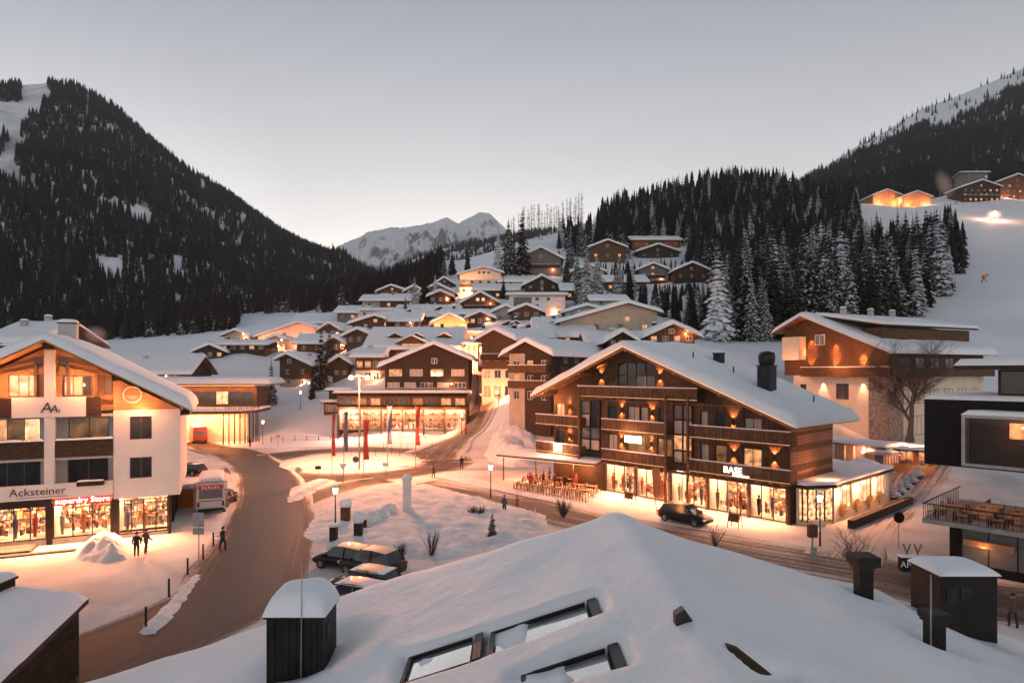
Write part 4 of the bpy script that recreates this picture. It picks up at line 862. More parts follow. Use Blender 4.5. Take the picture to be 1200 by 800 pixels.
for x0, x1 in ((-7.8, -3.94), (-17, -8.52)):
    for z in (6.75, 3.95):
        if z > 4: 
            b = MB().box(x0, x1, -.06, .02, z, z + 1.35).obj('balcony_panel', M('wood_dark'), sh); snow_cap(b, x0, x1, -.1, .08, z + 1.35, .14, amp=.3, round_=.05)
MB().box(-10.52, -5.77, -.12, -.02, 9.95, 11.5).obj('sign_panel', M('plaster_white'), sh)
text('sign_lettering', 'A', 1.15, M('letter_dark'), sh, (-8.35, -.14, 10.3), 0, .01, .12); text('sign_lettering', 'A', .85, M('letter_dark'), sh, (-7.85, -.14, 10.3), 0, .01, .12); text('sign_lettering', 'ı', .6, M('letter_dark'), sh, (-7.5, -.14, 10.3), 0, .01)
for x0, x1 in ((-5.75, -4.75), (-12.4, -10.54)): MB().box(x0, x1, -.1, -.02, 9.95, 11.45).obj('balcony_panel', M('wood_dark'), sh)
# timber gable above
m = MB(); holed(m, -17.2, .84, 10.36, 11.2, [(-7.0, -5.0, 11.2, 11.2)], .55); m.prism([(-16.4, .55, 10.8), (-.1, .55, 10.8), (XA, .55, 15.6)], (0, 12, 0)); m.obj('timber_gable', M('wood_honey'), sh)
MB().prism([(-3.9, .0, 10.355), (.84, .0, 10.355), (-3.9, .0, 13.0)], (0, .5, 0)).obj('gable_wing', M('wood_honey'), sh)
window(sh, -9.9, .5, 11.55, 1.9, 1.7, 'lit_bright', 'timber', 3); window(sh, -6.4, .5, 11.55, 1.9, 1.6, ['lit_bright', 'curtain', 'glass_dark'], 'timber', 3, split=True); window(sh, -4.35, .5, 11.6, .6, 1.5, 'lit_dim', 'timber', 1)
window(sh, -9.0, .5, 14.0, .55, .6, 'glass_dark', 'timber', 1); window(sh, -7.35, .5, 14.0, .55, .6, 'glass_dark', 'timber', 1)
m = MB()
for i in range(26):                                      # arched valance of boards with cut-outs
    x = -11.6 + i * .266; 
    if abs(x - XA) < .5: continue
    top = 14.15 - abs(x - XA) * .22; m.box(x, x + .25, .3, .34, 13.35, top - .12)
m.box(-11.7, -4.7, .26, .36, 13.25, 13.36); m.obj('valance', M('wood_honey'), sh)
m = MB(); m.prism([(-11.8, .25, 13.35), (-8.16, .25, 14.3), (-4.5, .25, 13.35), (-4.5, .25, 13.45), (-8.16, .25, 14.42), (-11.8, .25, 13.45)], (0, .12, 0)); m.obj('arched_beam', M('timber'), sh)
for x in (-12.2, -9.2, -7.1, -5.2, -3.8): MB().box(x, x + .2, .2, .5, 11.4, 13.3 if abs(x + 8.16) > 2 else 14).obj('post', M('timber'), sh)
m = MB(); m.lathe([(.62, 0), (.62, .05)], 24); em = m.obj('emblem', M('wood_honey'), sh); em.location = (-2.6, -.01, 11.6); em.rotation_euler = (R(90), 0, 0)
mm = MB()
for i in range(24):
    a, b = 2 * math.pi * i / 24, 2 * math.pi * (i + 1) / 24; mm.prism([(.6 * math.cos(a), .6 * math.sin(a), .05), (.6 * math.cos(b), .6 * math.sin(b), .05), (.68 * math.cos(b), .68 * math.sin(b), .05), (.68 * math.cos(a), .68 * math.sin(a), .05)], (0, 0, .04))
for i in range(5): mm.box(-.4 + .06 * i, .4 - .06 * i, -.12 - .05 * i, -.1 - .05 * i, .051, .07)
mm.obj('ring', M('frame_white'), em)
gable_roof(sh, -18.2, 1.78, XA, 15.75, .56, -1.9, 14, .3, .55, 'wood_honey', 3)
for x in (-16.5, -3.7, XA): MB().box(x - .13, x + .13, -1.5, .54, 15.75 - abs(x - XA) * .56 - .5, 15.75 - abs(x - XA) * .56 - .03).obj('purlin', M('wood_dark'), sh)
MB().box(.9, 1.6, -1.2, 13.6, 9.9, 10.05).obj('gutter', M('metal_dark'), sh)
for x, y, z, p in ((-10.2, -.7, 12.4, 55), (-6.2, -.7, 12.4, 55), (-2.0, -.9, 10.5, 45), (-4.2, -.9, 11.2, 30), (-13.5, -.7, 11.4, 40)): light(sh, (x, y, z), p, (1, .5, .18), .12)
chimney(sh, -8.0, 6, 15.2, 1.3, 1.1, 2.4, 'plaster_grey', .3); chimney(sh, -12.5, 8, 13.2, 1.2, 1.0, 2.4, 'metal_brown', .25)
# ground floor
m = MB(); m.box(-17, .0, .9, 1.0, 0, .42); m.box(-17.2, 0.1, 4.6, 12, 0, 3.2); m.box(-8.36, -7.98, -.02, .9, 0, 3.3).box(-4.05, -3.6, -.02, .9, 0, 3.2).box(-.03, .16, -.02, .9, 0, 3.2).box(-12.9, -12.5, -.02, .9, 0, 3.3); m.obj('ground_floor', M('metal_brown'), sh)
MB().box(-17.2, -8.4, -.01, .6, 0, .44).box(-7.97, -4.06, -.01, .6, 0, .44).box(-3.59, -.04, -.01, .6, 0, .24).obj('plinth', M('concrete'), sh)
shop_bay(sh, -12.48, -8.38, .12, .46, 3.05, 4, 3.6, seed=1); shop_bay(sh, -7.96, -4.07, .12, .46, 3.05, 3, 3.6, seed=2); shop_bay(sh, -3.58, -.05, .12, .26, 3.05, 4, 3.6, seed=3)
MB().box(-17.2, -3.93, -.25, .04, 3.62, 4.75).obj('fascia', M('plaster_white'), sh)
MB().box(-12.5, -8.0, -.1, .03, 3.06, 3.6).obj('fascia_panel', M('metal_brown'), sh)
text('sign_lettering', 'Acksteiner', .82, M('letter_dark'), sh, (-8.85, -.28, 3.98), 0, .015)
MB().box(-10.2, -7.0, -.27, -.255, 3.78, 3.82).obj('sign_line', M('letter_dark'), sh)
MB().box(-7.85, -4.05, -.18, .03, 3.07, 3.6).obj('shop_sign', M('sign_lit_red'), sh); text('sign_lettering', 'superdry Store', .6, M('letter_lit'), sh, (-5.95, -.2, 3.17), 0, .015)
aw = MB().box(-6.3, -4.5, -.7, -.26, 4.5, 4.85).obj('awning_box', M('metal_dark'), sh); snow_cap(aw, -6.3, -4.5, -.7, -.26, 4.85, .12)
MB().box(-15, -8.9, -2.3, -.03, 0, .26).obj('deck', M('wood_grey'), sh); MB().box(-15, -6.0, -2.9, -2.32, 0, .13).obj('step', M('wood_grey'), sh)
for x in (-11.4, -9.4, -7.0, -5.0, -2.9, -.8): sl_ = MB().box(x - .08, x + .08, -.5, -.05, 3.0, 3.06).obj('added_spot', M('metal_dark'), sh); light(sl_, (x, -.5, 2.96), 320, (1, .56, .24), .1, 'SPOT', (R(-34), 0, 0), 125, .8)  # spots and fixtures added under the fascia to throw shop glow onto the square
# ------------------------------------------------------------------ big timber chalet
ch = thing('grand_chalet', 'big brown timber chalet with lit eaves, balconies and glazed shops below', 'building', (10.4, 71.4, 0), math.degrees(math.atan2(-15.9, 14)))
AX, AZ, PT = 4.5, 16.0, .40
holes = [(-3.5, -.5, 4.4, 10.4), (9.2, 11.5, 4.2, 10.4), (2.0, 7.0, 11.0, 14.5)]
pat = [(-7.6, -6.2, 7.3, 9.6), (-7.6, -6.2, 4.1, 6.4), (.6, 1.9, 7.3, 9.7), (3.3, 4.9, 7.3, 9.7), (5.0, 6.0, 7.3, 9.7), (7.4, 8.8, 7.3, 9.7), (.6, 1.9, 4.1, 6.5), (3.3, 5.6, 4.1, 6.5), (7.2, 9.0, 4.1, 6.5), (12.3, 13.1, 7.3, 9.6), (14.0, 15.0, 7.3, 9.6), (16.9, 18.6, 7.3, 9.2), (12.3, 13.2, 4.1, 6.4), (13.9, 15.1, 4.1, 6.4), (16.8, 18.6, 4.1, 6.4)]
m = MB(); holed(m, -8, 21.2, 3.42, 10.2, [h if h[3] <= 10.2 else (h[0], h[1], h[2], 10.19) for h in holes[:2]] + pat, 0, .25)
m.add([(21.2, 0, 3.42), (21.2, 9, 3.42), (21.2, 9, 9.2), (21.2, 0, 9.2)], [(0, 1, 2, 3)]); m.add([(-8, 0, 3.42), (-8, 10, 3.42), (-8, 10, 11), (-8, 0, 11)], [(0, 3, 2, 1)]); m.box(-8, 21.19, .3, 9.9, 3.42, 3.6)
w_ = m.obj('wall', M('wood_vert'), ch)
m = MB(); m.prism([(-8, .0, 10.21), (2.0, 0, 10.21), (2.0, 0, 15.0), (-8, 0, AZ - 12.5 * PT)], (0, .3, 0)); m.prism([(7.0, 0, 10.21), (19.0, 0, 10.21), (7.0, 0, 15.0)], (0, .3, 0)); m.prism([(2.0, 0, 14.4), (7.0, 0, 14.4), (7.0, 0, 15.0), (AX, 0, 15.99), (2.0, 0, 15.0)], (0, .3, 0)); m.box(2.0, 7.0, .002, .3, 10.21, 11.0); m.obj('gable', M('wood_vert'), ch)
for i, h in enumerate(pat):
    pn = {7: 'lit_dim', 11: 'curtain', 13: 'lit_dim', 14: 'lit_warm', 8: 'lit_dim', 4: 'curtain'}.get(i, 'glass_dark' if i % 3 else 'curtain')
    window(ch, (h[0] + h[1]) / 2, .15, h[2], h[1] - h[0], h[3] - h[2], pn, 'frame_brown', 2 if h[1] - h[0] > 1.2 else 1)
def bay(x0, x1, zs, mats):
    b = MB().box(x0, x0 + .09, -.14, .16, zs[0], zs[-1]).box(x1 - .09, x1, -.14, .16, zs[0], zs[-1]).box((x0 + x1) / 2 - .07, (x0 + x1) / 2 + .07, -.12, .14, zs[0], zs[-1])
    for z in zs: b.box(x0 + .09, x1 - .09, -.1, .12, z - .08, z + .08)
    b = b.obj('glazed_bay', M('metal_brown'), ch)
    for j in range(len(zs) - 1):
        for k in range(2):
            a = x0 + .1 if k == 0 else (x0 + x1) / 2 + .08; MB().box(a, a + (x1 - x0) / 2 - .18, .0, .02, zs[j] + .09, zs[j + 1] - .09).obj('pane', M(mats[(j * 2 + k) % len(mats)]), b)
bay(-3.48, -.52, [4.42, 5.7, 7.1, 8.6, 10.1], ['curtain', 'curtain', 'glass_grey', 'glass_grey', 'curtain', 'glass_dark', 'glass_grey', 'glass_dark'])
bay(9.22, 11.48, [4.22, 5.5, 7.1, 8.6, 10.1], ['curtain', 'lit_dim', 'lit_warm', 'lit_warm', 'curtain', 'curtain', 'glass_grey', 'glass_grey'])
b = MB().box(2.02, 6.98, .05, .12, 11.02, 11.12)
for x in (2.02, 3.2, 4.43, 5.7, 6.88): b.box(x, x + .1, .04, .14, 11.12, 14.38)
b.box(2.12, 6.88, .05, .12, 13.0, 13.12); b = b.obj('attic_window', M('metal_brown'), ch)
for x in (2.12, 3.3, 4.53, 5.8):
    for z0, z1 in ((11.12, 13.0), (13.12, 14.38)): MB().box(x + .01, x + 1.07, .08, .1, z0, z1).obj('pane', M('glass_dark' if x < 4 or z0 > 12 else 'glass_grey'), b)
for x0, x1, z in ((-2.7, 12.85, 10.75), (.85, 9.1, 7.2), (12.0, 21.9, 7.2), (-9.7, -2.6, 7.2), (.85, 9.1, 3.9), (12.0, 21.9, 3.9), (-9.7, -2.6, 3.9)):
    b = balcony(ch, x0, x1, z, 1.4, 1.05, 'wood_vert', True, .2)
    MB().box(x0, x1, -1.46, -1.43, z - .06, z - .02).obj('light_strip', M('soft_strip'), b)
for x in (-2.55, 9.2, 11.75): MB().box(x, x + .22, -1.6, -1.38, 0 if x > 0 else 3.4, 11.0).obj('post', M('wood_brown'), ch)
# roof with light strip under the verge
gable_roof(ch, -9.6, 22.8, AX, AZ, PT, -2.3, 11.2, .3, .6, 'wood_brown', 9, 1.0, 18)
for s, xe in ((-1, -9.5), (1, 22.7)):
    L_ = MB(); z1 = AZ - abs(xe - AX) * PT; L_.prism([(AX, -2.36, AZ + .08), (xe, -2.36, z1 + .08), (xe, -2.36, z1 + .2), (AX, -2.36, AZ + .2)], (0, .05, 0)); L_.obj('light_strip', M('strip_light'), ch)
    V = MB(); V.prism([(AX, -2.3, AZ - .02), (xe, -2.3, z1 - .02), (xe, -2.3, z1 - .22), (AX, -2.3, AZ - .22)], (0, .12, 0)); V.obj('barge_board', M('wood_clad'), ch)
for x in (-7.5, -2, 10.5, 15.5, 19.5): MB().box(x - .14, x + .14, -2.0, -.01, AZ - abs(x - AX) * PT - .45, AZ - abs(x - AX) * PT - .03).obj('purlin', M('wood_clad'), ch)
for x, z in ((-5.26, 9.3), (-5.26, 5.9), (2.55, 9.3), (6.6, 9.2), (2.55, 5.9), (6.5, 5.9), (15.85, 8.8), (19.85, 5.8), (15.9, 5.7), (-.35, 13.0), (7.6, 13.0)): sconce(ch, x, 0, z, 95)
light(ch, (-7.5, -1.4, 9.9), 90, (1, .52, .2), .1)
chimney(ch, 17.3, 3.6, 10.6, 1.3, 1.3, 3.4, 'metal_dark', 0); MB().lathe([(.65, 0), (.75, .3), (.8, .8), (.7, 1.2), (.2, 1.35)], 10, (17.3, 3.6, 14.1)).obj('chimney_cowl', M('metal_dark'), ch, True)
chimney(ch, 10.5, 6.5, 13.4, .9, .8, 2.0, 'metal_dark', .15)
for x, y in ((13.5, 4.2), (20.5, 6.5), (9.6, 3.0)): MB().tube((x, y, AZ - (x - AX) * PT), (x, y, AZ - (x - AX) * PT + 1.6), .07).obj('vent_pipe', M('metal_dark'), ch)
# horizontal cladding on the side wall, board by board
r = random.Random(5); bd = MB().box(0, .06, 0, 8.9, 0, .27).mesh('board', M('wood_clad')); bd2 = MB().box(0, .045, 0, 8.9, 0, .27).mesh('board', M('wood_brown'))
for i in range(19):
    o = link('board', bd if r.random() < .7 else bd2, ch); o.location = (21.203 + r.uniform(0, .02), .02, 3.45 + i * .29)
light(ch, (23.4, 3.0, 4.3), 60, (1, .52, .2), .1)
# lit shops along the ground floor
m = MB(); m.box(-8, 0, .0, .3, 0, 3.4).box(-8, 21.2, 5.0, 9.9, 0, 3.4).box(20.9, 21.2, .0, 5, 0, 3.4); m.obj('ground_floor', M('wood_dark'), ch)
for i, (x0, x1, n) in enumerate(((.1, 4.2, 3), (4.4, 8.6, 3), (8.8, 12.9, 3), (13.1, 17.2, 4), (17.4, 20.85, 3))):
    shop_bay(ch, x0, x1, .1, .12, 3.15, n, 4.2, 'frame_brown', seed=10 + i); MB().box(x1, x1 + .2, .0, .3, 0, 3.4).obj('pier', M('timber'), ch)
MB().box(.0, 21.1, -.3, .05, 3.16, 3.4).obj('fascia', M('wood_vert'), ch)
text('sign_lettering', 'BASE', .85, M('letter_lit'), ch, (16.6, -1.5, 4.15), 0, .03); MB().box(16.6, 18.2, -1.53, -1.5, 3.92, 4.06).obj('sign_bar', M('letter_lit'), ch)
fl = MB().box(4.2, 6.3, -1.56, -1.48, 6.0, 6.7).obj('floodlight', M('lamp_glass'), ch); light(ch, (5.0, -2.3, 6.4), 110, (1, .66, .36), .2)
fl = MB().box(-6.4, -5.2, -1.56, -1.48, 4.1, 4.9).obj('floodlight', M('lamp_glass'), ch); light(ch, (-5.8, -2.4, 4.4), 130, (1, .66, .36), .2)
for x in (1, 3.2, 5.6, 8, 10.4, 12.6, 15, 17.4, 19.8): sl_ = MB().box(x - .08, x + .08, -.7, -.3, 3.2, 3.26).obj('added_spot', M('metal_dark'), ch); light(sl_, (x, -.7, 3.16), 230, (1, .6, .3), .1, 'SPOT', (R(-30), 0, 0), 130, .8)  # added spots with fixtures, brightening the snow before the chalet shops
# restaurant awning, left of the shops
aw = MB().prism([(-13.5, -4.6, 3.0), (.0, -1.5, 3.0), (.0, -.02, 3.3), (-12.5, -.02, 3.3)], (0, 0, .16)).obj('awning', M('wood_dark'), ch)
m = MB(); m.prism([(-13.6, -4.7, 3.165), (.1, -1.6, 3.165), (.0, -.02, 3.465), (-12.5, -.02, 3.465)], (0, 0, .22)); m.obj('snow_cover', M('roof_snow'), aw, bevel=.08)
for x, y in ((-12.8, -4.0), (-8, -3.0), (-3, -1.9)): MB().tube((x, y, 0), (x, y, 3.0), .09, n=8).obj('post', M('timber'), ch)
MB().prism([(-13.0, -4.3, 2.9), (-.2, -1.5, 2.9), (-.2, -1.42, 2.9), (-13, -4.2, 2.9)], (0, 0, .06)).obj('light_strip', M('strip_light'), ch)
for x, y in ((-11, -2.5), (-6, -1.7), (-2.5, -1.0)): light(ch, (x, y, 2.6), 110, (1, .5, .2), .15)
# annex along the lane
an = thing('shop_annex', 'low lit annex with a flat snow roof beside the big chalet', 'building', (10.4, 71.4, 0), math.degrees(math.atan2(-15.9, 14)))
m = MB(); m.box(21.35, 21.6, .9, 17, 0, 3.25); m.box(21.6, 23.6, 1.4, 1.6, 0, .5).box(21.6, 23.6, 16.7, 17, 0, 3.25); m.box(21.6, 23.5, 1.6, 16.7, 3.1, 3.25)
m.box(23.4, 23.6, 3.4, 16.9, 0, .9).box(23.4, 23.6, 3.4, 4.6, .9, 3.1).box(23.4, 23.6, 7.4, 9.4, .9, 3.1).box(23.4, 23.6, 12.3, 13.3, .9, 3.1).box(23.4, 23.6, 16, 16.9, .9, 3.1); m.obj('wall', M('plaster_cream'), an)
for y0, y1 in ((4.62, 7.38), (9.42, 12.28), (13.32, 15.98)): window(an, 23.5, (y0 + y1) / 2, .92, y1 - y0, 2.16, 'lit_bright', 'frame_brown', 3, 1, 90)
m = MB(); m.prism([(21.2, .6, 3.26), (22.4, .6, 3.26), (23.9, 3.2, 3.26), (23.9, 17.2, 3.26), (18.6, 17.2, 3.26), (18.6, 9.95, 3.26), (21.3, 9.95, 3.26)], (0, 0, .25)); m.obj('roof', M('roof_dark'), an)
m = MB(); m.prism([(21.35, .55, 3.52), (22.42, .55, 3.52), (23.95, 3.15, 3.52), (23.95, 17.25, 3.52), (18.6, 17.25, 3.52), (18.6, 9.97, 3.52), (21.35, 9.97, 3.52)], (0, 0, .35)); m.obj('snow_cover', M('roof_snow'), an, bevel=.12)
for k, (a, b) in enumerate((((21.4, .95), (22.35, .95)), ((22.35, .95), (23.55, 3.3)))):
    d = Vector((b[0] - a[0], b[1] - a[1])); L_ = d.length; z = math.degrees(math.atan2(d.y, d.x))
    for q in range(int(L_ / .9) + 1):
        c = (q + .5) / (int(L_ / .9) + 1); window(an, a[0] + d.x * c, a[1] + d.y * c, .3, L_ / (int(L_ / .9) + 1), 2.9, 'lit_goods', 'metal_dark', 1, 1, z)
def fan(parent, y, z, s):
    m = MB()
    for i in range(9): a = R(-62 + 15.5 * i); m.prism([(23.66, y, z), (23.66, y + s * math.sin(a) - .1 * s, z + s * math.cos(a)), (23.66, y + s * math.sin(a) * 1.05 + .1 * s, z + s * math.cos(a))], (.04, 0, 0))
    m.obj('fan_ornament', M('gold'), parent)
pm('gold', (.45, .28, .1), (.6, .4, .16), 3, .4, metal=.5)
for y in (5, 8.4, 11.5, 14.2): fan(an, y, .35, 1.25)
for y in (4.0, 8.4, 12.8): light(an, (24.3, y, 2.5), 60, (1, .58, .28), .15); MB().box(23.61, 23.8, y - .12, y + .12, 2.5, 2.8).obj('wall_lamp', M('lamp_glass'), an)
MB().box(25.0, 25.5, 2.6, 18, 0, .75).obj('planter_wall', M('wood_dark'), an)
# bar pavilion behind it
bp_ = thing('bar_pavilion', 'small open-air bar pavilion with a snowy flat roof and pink cloths', 'pavilion', W(1056, 566, 74), -40); bp_.location.z = T(bp_.location.x, bp_.location.y) - .1
MB().box(-3.2, 3.2, 0, .25, 0, 1.1).box(-3.2, 3.2, 3.8, 4, 0, 2.6).obj('counter', M('wood_honey'), bp_)
for x in (-3.1, -1, 1.1, 3.0): MB().box(x - .08, x + .08, 0.26, .42, 0, 2.7).obj('post', M('timber'), bp_)
ro = MB().box(-3.7, 3.7, -.5, 4.5, 2.7, 2.9).obj('roof', M('wood_dark'), bp_); snow_cap(ro, -3.75, 3.75, -.55, 4.55, 2.9, .4)
for x in (-2, 0, 2): light(bp_, (x, -.3, 2.4), 60, (1, .52, .22), .1); window(bp_, x, 3.6, 1.2, 1.5, 1.2, 'lit_warm', 'timber', 2)
# ------------------------------------------------------------------ hotel on the right
ho = thing('timber_hotel', 'timber and white hotel with uplit gable and dormer row, right of the big chalet', 'building', (48.8, 82, T(48.8, 82)), -65); hz = -ho.location.z
q = lambda z: z + hz
HA, HP, HZ = -12.2, .42, q(21.4)
m = MB(); holed(m, -14.8, 0, -3, q(12.9), [(-13.6, -12.5, q(9.5), q(11.6)), (-7.6, -5.6, q(9.6), q(11.8))]); m.box(-14.8, -.01, .3, 14, q(12.7), q(12.9)); m.add([(0, 0, -3), (0, 21, -3), (0, 21, q(12.9)), (0, 0, q(12.9))], [(0, 1, 2, 3)]); m.obj('wall', M('plaster_cream'), ho)
window(ho, -13.05, .1, q(9.5), 1.1, 2.1, 'glass_dark', 'frame_brown', 2); window(ho, -6.6, .1, q(9.6), 2.0, 2.2, 'glass_dark', 'frame_brown', 2)
MB().box(-2.6, -.0, -.12, -.003, -3, q(12.7)).box(.003, .12, .0, 3, -3, q(12.7)).obj('stone_corner', M('stone'), ho)
m = MB(); zr = HZ - 12.2 * HP; m.prism([(-16.5, .02, q(12.91)), (0.1, .02, q(12.91)), (0.1, .02, zr), (HA, .02, HZ), (-16.5, .02, HZ - 4.3 * HP)], (0, 20.8, 0)); m.obj('timber_wall', M('wood_brown'), ho)
gable_roof(ho, -17.5, 1.4, HA, HZ + .05, HP, -1.6, 22, .28, .5, 'wood_clad', 21, 1, 16)
b = balcony(ho, -12.4, 1.2, q(13.0), 1.3, 1.05, 'wood_brown', True, .22)
m = MB().box(.3, 1.5, -1.2, 21, q(12.8), q(13.0)).box(1.45, 1.5, -1.2, 21, q(13.0), q(14.0)); m.obj('side_balcony', M('wood_brown'), ho)
pb = MB().box(-15.6, -12.6, -1.5, .0, q(15.2), q(18.6)).obj('plaster_bay', M('plaster_cream'), ho)
window(ho, -10.2, -.05, q(17.3), 1.6, 1.5, 'glass_grey', 'frame_white', 2)
for k, y in enumerate((3.2, 6.4, 9.6, 12.8, 16, 18.8)):
    window(ho, .16, y, q(13.1), 1.9, 2.2, 'lit_warm' if k == 4 else 'glass_dark', 'frame_brown', 2, 1, 90); window(ho, .02, y, q(9.2), 1.9, 1.9, 'lit_dim' if k % 2 else 'glass_dark', 'frame_brown', 2, 1, 90); window(ho, .02, y, q(5.0), 2.6, 2.6, 'lit_warm', 'frame_brown', 3, 1, 90)
for x, z in ((-11.6, 18.0), (-7.6, 17.3), (-3.4, 15.7)): light(ho, (x, -.45, q(13.7)), 260, (1, .47, .15), .06, 'SPOT', (R(180 - 8), 0, 0), 60, .6); light(ho, (x, -.4, q(z + .6)), 220, (1, .47, .15), .06, 'SPOT', (R(8), 0, 0), 62, .6)
for x in (-9.6, -3.4): light(ho, (x, -.35, q(12.4)), 240, (1, .6, .32), .06, 'SPOT', (R(6), 0, 0), 55, .7)
light(ho, (-6, -3.2, q(14.6)), 130, (1, .5, .2), .3); light(ho, (-14, -3.0, q(14.2)), 50, (1, .5, .2), .2)  # wash light without a fixture, added off the gable to warm its timber
# long shed dormer with its own snow roof
dm = MB().box(-4.6, -1.6, 1.2, 20.5, HZ - 10.5 * HP, q(19.4)).obj('dormer', M('wood_brown'), ho)
for k in range(8): window(dm, -1.58, 2.6 + k * 2.3, q(17.9), 1.6, 1.2, 'glass_dark' if k % 3 else 'curtain', 'frame_brown', 2, 1, 90)
m = MB(); m.prism([(HA + 1, .3, HZ + .1), (-.9, .3, q(19.45)), (-.9, .3, q(19.65)), (HA + 1, .3, HZ + .3)], (0, 21.2, 0)); m.obj('roof', M('wood_dark'), dm)
m = MB(); m.prism([(HA + 1, .2, HZ + .31), (-.8, .2, q(19.66)), (-.8, .2, q(20.1)), (HA + 1, .2, HZ + .75)], (0, 21.4, 0)); m.obj('snow_cover', M('roof_snow'), dm, bevel=.15)
for k, y in enumerate((4, 10, 15)): chimney(ho, -9.5, y, HZ - .2, .6, .6, 1.4, 'plaster_grey', .3)
pv = thing('entrance_pavilion', 'small flat-roofed entrance pavilion in front of the hotel', 'pavilion', W(1006, 527, 76), -60); pv.location.z = T(pv.location.x, pv.location.y) - .2
MB().box(-3.0, 3.0, .0, 3.5, 0, .5).box(-3, -2.7, 0.01, 3.5, .5, 2.7).box(-3, 3, 3.3, 3.5, .5, 2.7).obj('wall', M('wood_grey'), pv)
for k in range(5): window(pv, -2.4 + k * 1.2, .1, .5, 1.15, 2.2, 'lit_dim' if k % 2 else 'glass_grey', 'frame_white', 1); window(pv, 3.0, .4 + k * .6, .5, .6, 2.2, 'lit_dim', 'frame_white', 1, 1, 90)
ro = MB().box(-4.2, 3.6, -.7, 4, 2.72, 2.9).obj('roof', M('wood_dark'), pv); snow_cap(ro, -4.25, 3.65, -.75, 4.05, 2.9, .35)
light(pv, (4.5, 3, 3.2), 260, (1, .55, .26), .3); light(pv, (1, -1, 2.2), 140, (1, .55, .26), .15)
# ------------------------------------------------------------------ dark modern building at the right edge
mo = thing('modern_building', 'black cube-like modern building on posts at the right edge', 'building', (29.3, 44.0, 0), -48)
m = MB(); holed(m, 1, 20, 0, 3.2, [(1.6, 6.2, .5, 2.9), (6.6, 11, .5, 2.9), (11.4, 19, .5, 2.9)], 0, .3); m.add([(1, 0, 0), (1, 12, 0), (1, 12, 3.2), (1, 0, 3.2)], [(0, 3, 2, 1)]); m.obj('base_wall', M('black_panel'), mo)
for x0, x1, k in ((1.6, 6.2, 'glass_grey'), (6.6, 11, 'glass_dark'), (11.4, 19, 'glass_dark')): window(mo, (x0 + x1) / 2, .2, .5, x1 - x0, 2.4, k, 'metal_dark', 3)
MB().box(1.9, 4.6, -.5, -.02, 1.9, 2.3).obj('lit_canopy', M('wood_honey'), mo); light(mo, (3, -.6, 1.7), 9, (1, .6, .25), .1)
MB().box(-.2, 20, -1.6, 8, 3.2, 3.5).obj('terrace_slab', M('concrete'), mo)
m = MB()
for k in range(46): m.box(-.15 + k * .44, -.12 + k * .44, -1.55, -1.52, 3.5, 4.5)
m.box(-.2, 20, -1.58, -1.5, 4.5, 4.56)
for k in range(21): m.box(-.17, -.14, -1.5 + k * .44, -1.47 + k * .44, 3.5, 4.5)
m.box(-.2, -.12, -1.5, 8, 4.5, 4.56); m.obj('railing', M('metal_dark'), mo)
for x, y in ((7.0, 1.5), (7.0, 6), (13, 1.5)): MB().box(x, x + .45, y, y + .45, 3.5, 7.1).obj('pillar', M('timber'), mo)
m = MB().box(5.0, 20, 4.5, 11, 3.5, 7.1); m.obj('terrace_wall', M('wood_brown'), mo)
for k in range(5): window(mo, 6.2 + k * 2.2, 4.4, 3.6, 2.0, 3.0, 'lit_dim' if k < 3 else 'glass_dark', 'metal_dark', 2)
cu = MB().box(-.35, 20, -.6, 11, 7.1, 11.6).obj('upper_cube', M('black_panel'), mo, bevel=.04); snow_cap(cu, -.4, 20, -.65, 11, 11.6, .3)
m = MB().box(2.1, 20, -1.9, -1.7, 7.35, 7.55).box(2.1, 20, -1.9, -1.7, 10.5, 10.7).box(2.1, 2.3, -1.9, -1.7, 7.55, 10.5).box(2.1, 20, -1.7, -.62, 7.35, 7.5).box(2.1, 20, -1.7, -.62, 10.55, 10.7).box(2.1, 2.25, -1.7, -.62, 7.5, 10.55)
wb = m.obj('window_bay', M('metal_grey'), mo); snow_cap(wb, 2.05, 20, -1.95, -.62, 10.7, .3)
for x0, x1 in ((2.3, 7.8), (7.9, 12), (12.1, 19.8)): MB().box(x0, x1, -1.72, -1.7, 7.56, 10.49).obj('pane', M('shop_glass'), wb)
m = MB(); m.add([(2.3, -1.5, 7.52), (19.8, -1.5, 7.52), (19.8, -.62, 7.52), (2.3, -.62, 7.52)], [(0, 1, 2, 3)]); m.box(2.3, 19.8, -.66, -.63, 7.52, 10.5); m.obj('room_wall', M('wood_dark'), wb)
MB().box(4.4, 12, -.72, -.67, 9.2, 10.2).obj('lit_ceiling', M('lit_warm'), wb); light(wb, (5, -1.2, 9.9), 12, (1, .5, .2), .1)
gl = MB().box(3.4, 20, 1.5, 10, 11.9, 13.6).obj('top_floor', M('wood_brown'), mo)
for k in range(6): window(gl, 4.3 + k * 1.7, 1.38, 11.95, 1.6, 1.6, ['glass_dark', 'glass_grey', 'lit_dim', 'glass_dark', 'curtain', 'glass_dark'][k], 'metal_dark', 1)
ro = MB().box(1.4, 20, -.6, 11, 13.62, 13.9).obj('roof', M('metal_dark'), mo); snow_cap(ro, 1.35, 20, -.65, 11, 13.9, .45)
light(mo, (3, 1.5, 6.4), 22, (1, .55, .25), .2); light(mo, (9, 1.0, 6.4), 18, (1, .55, .25), .2)
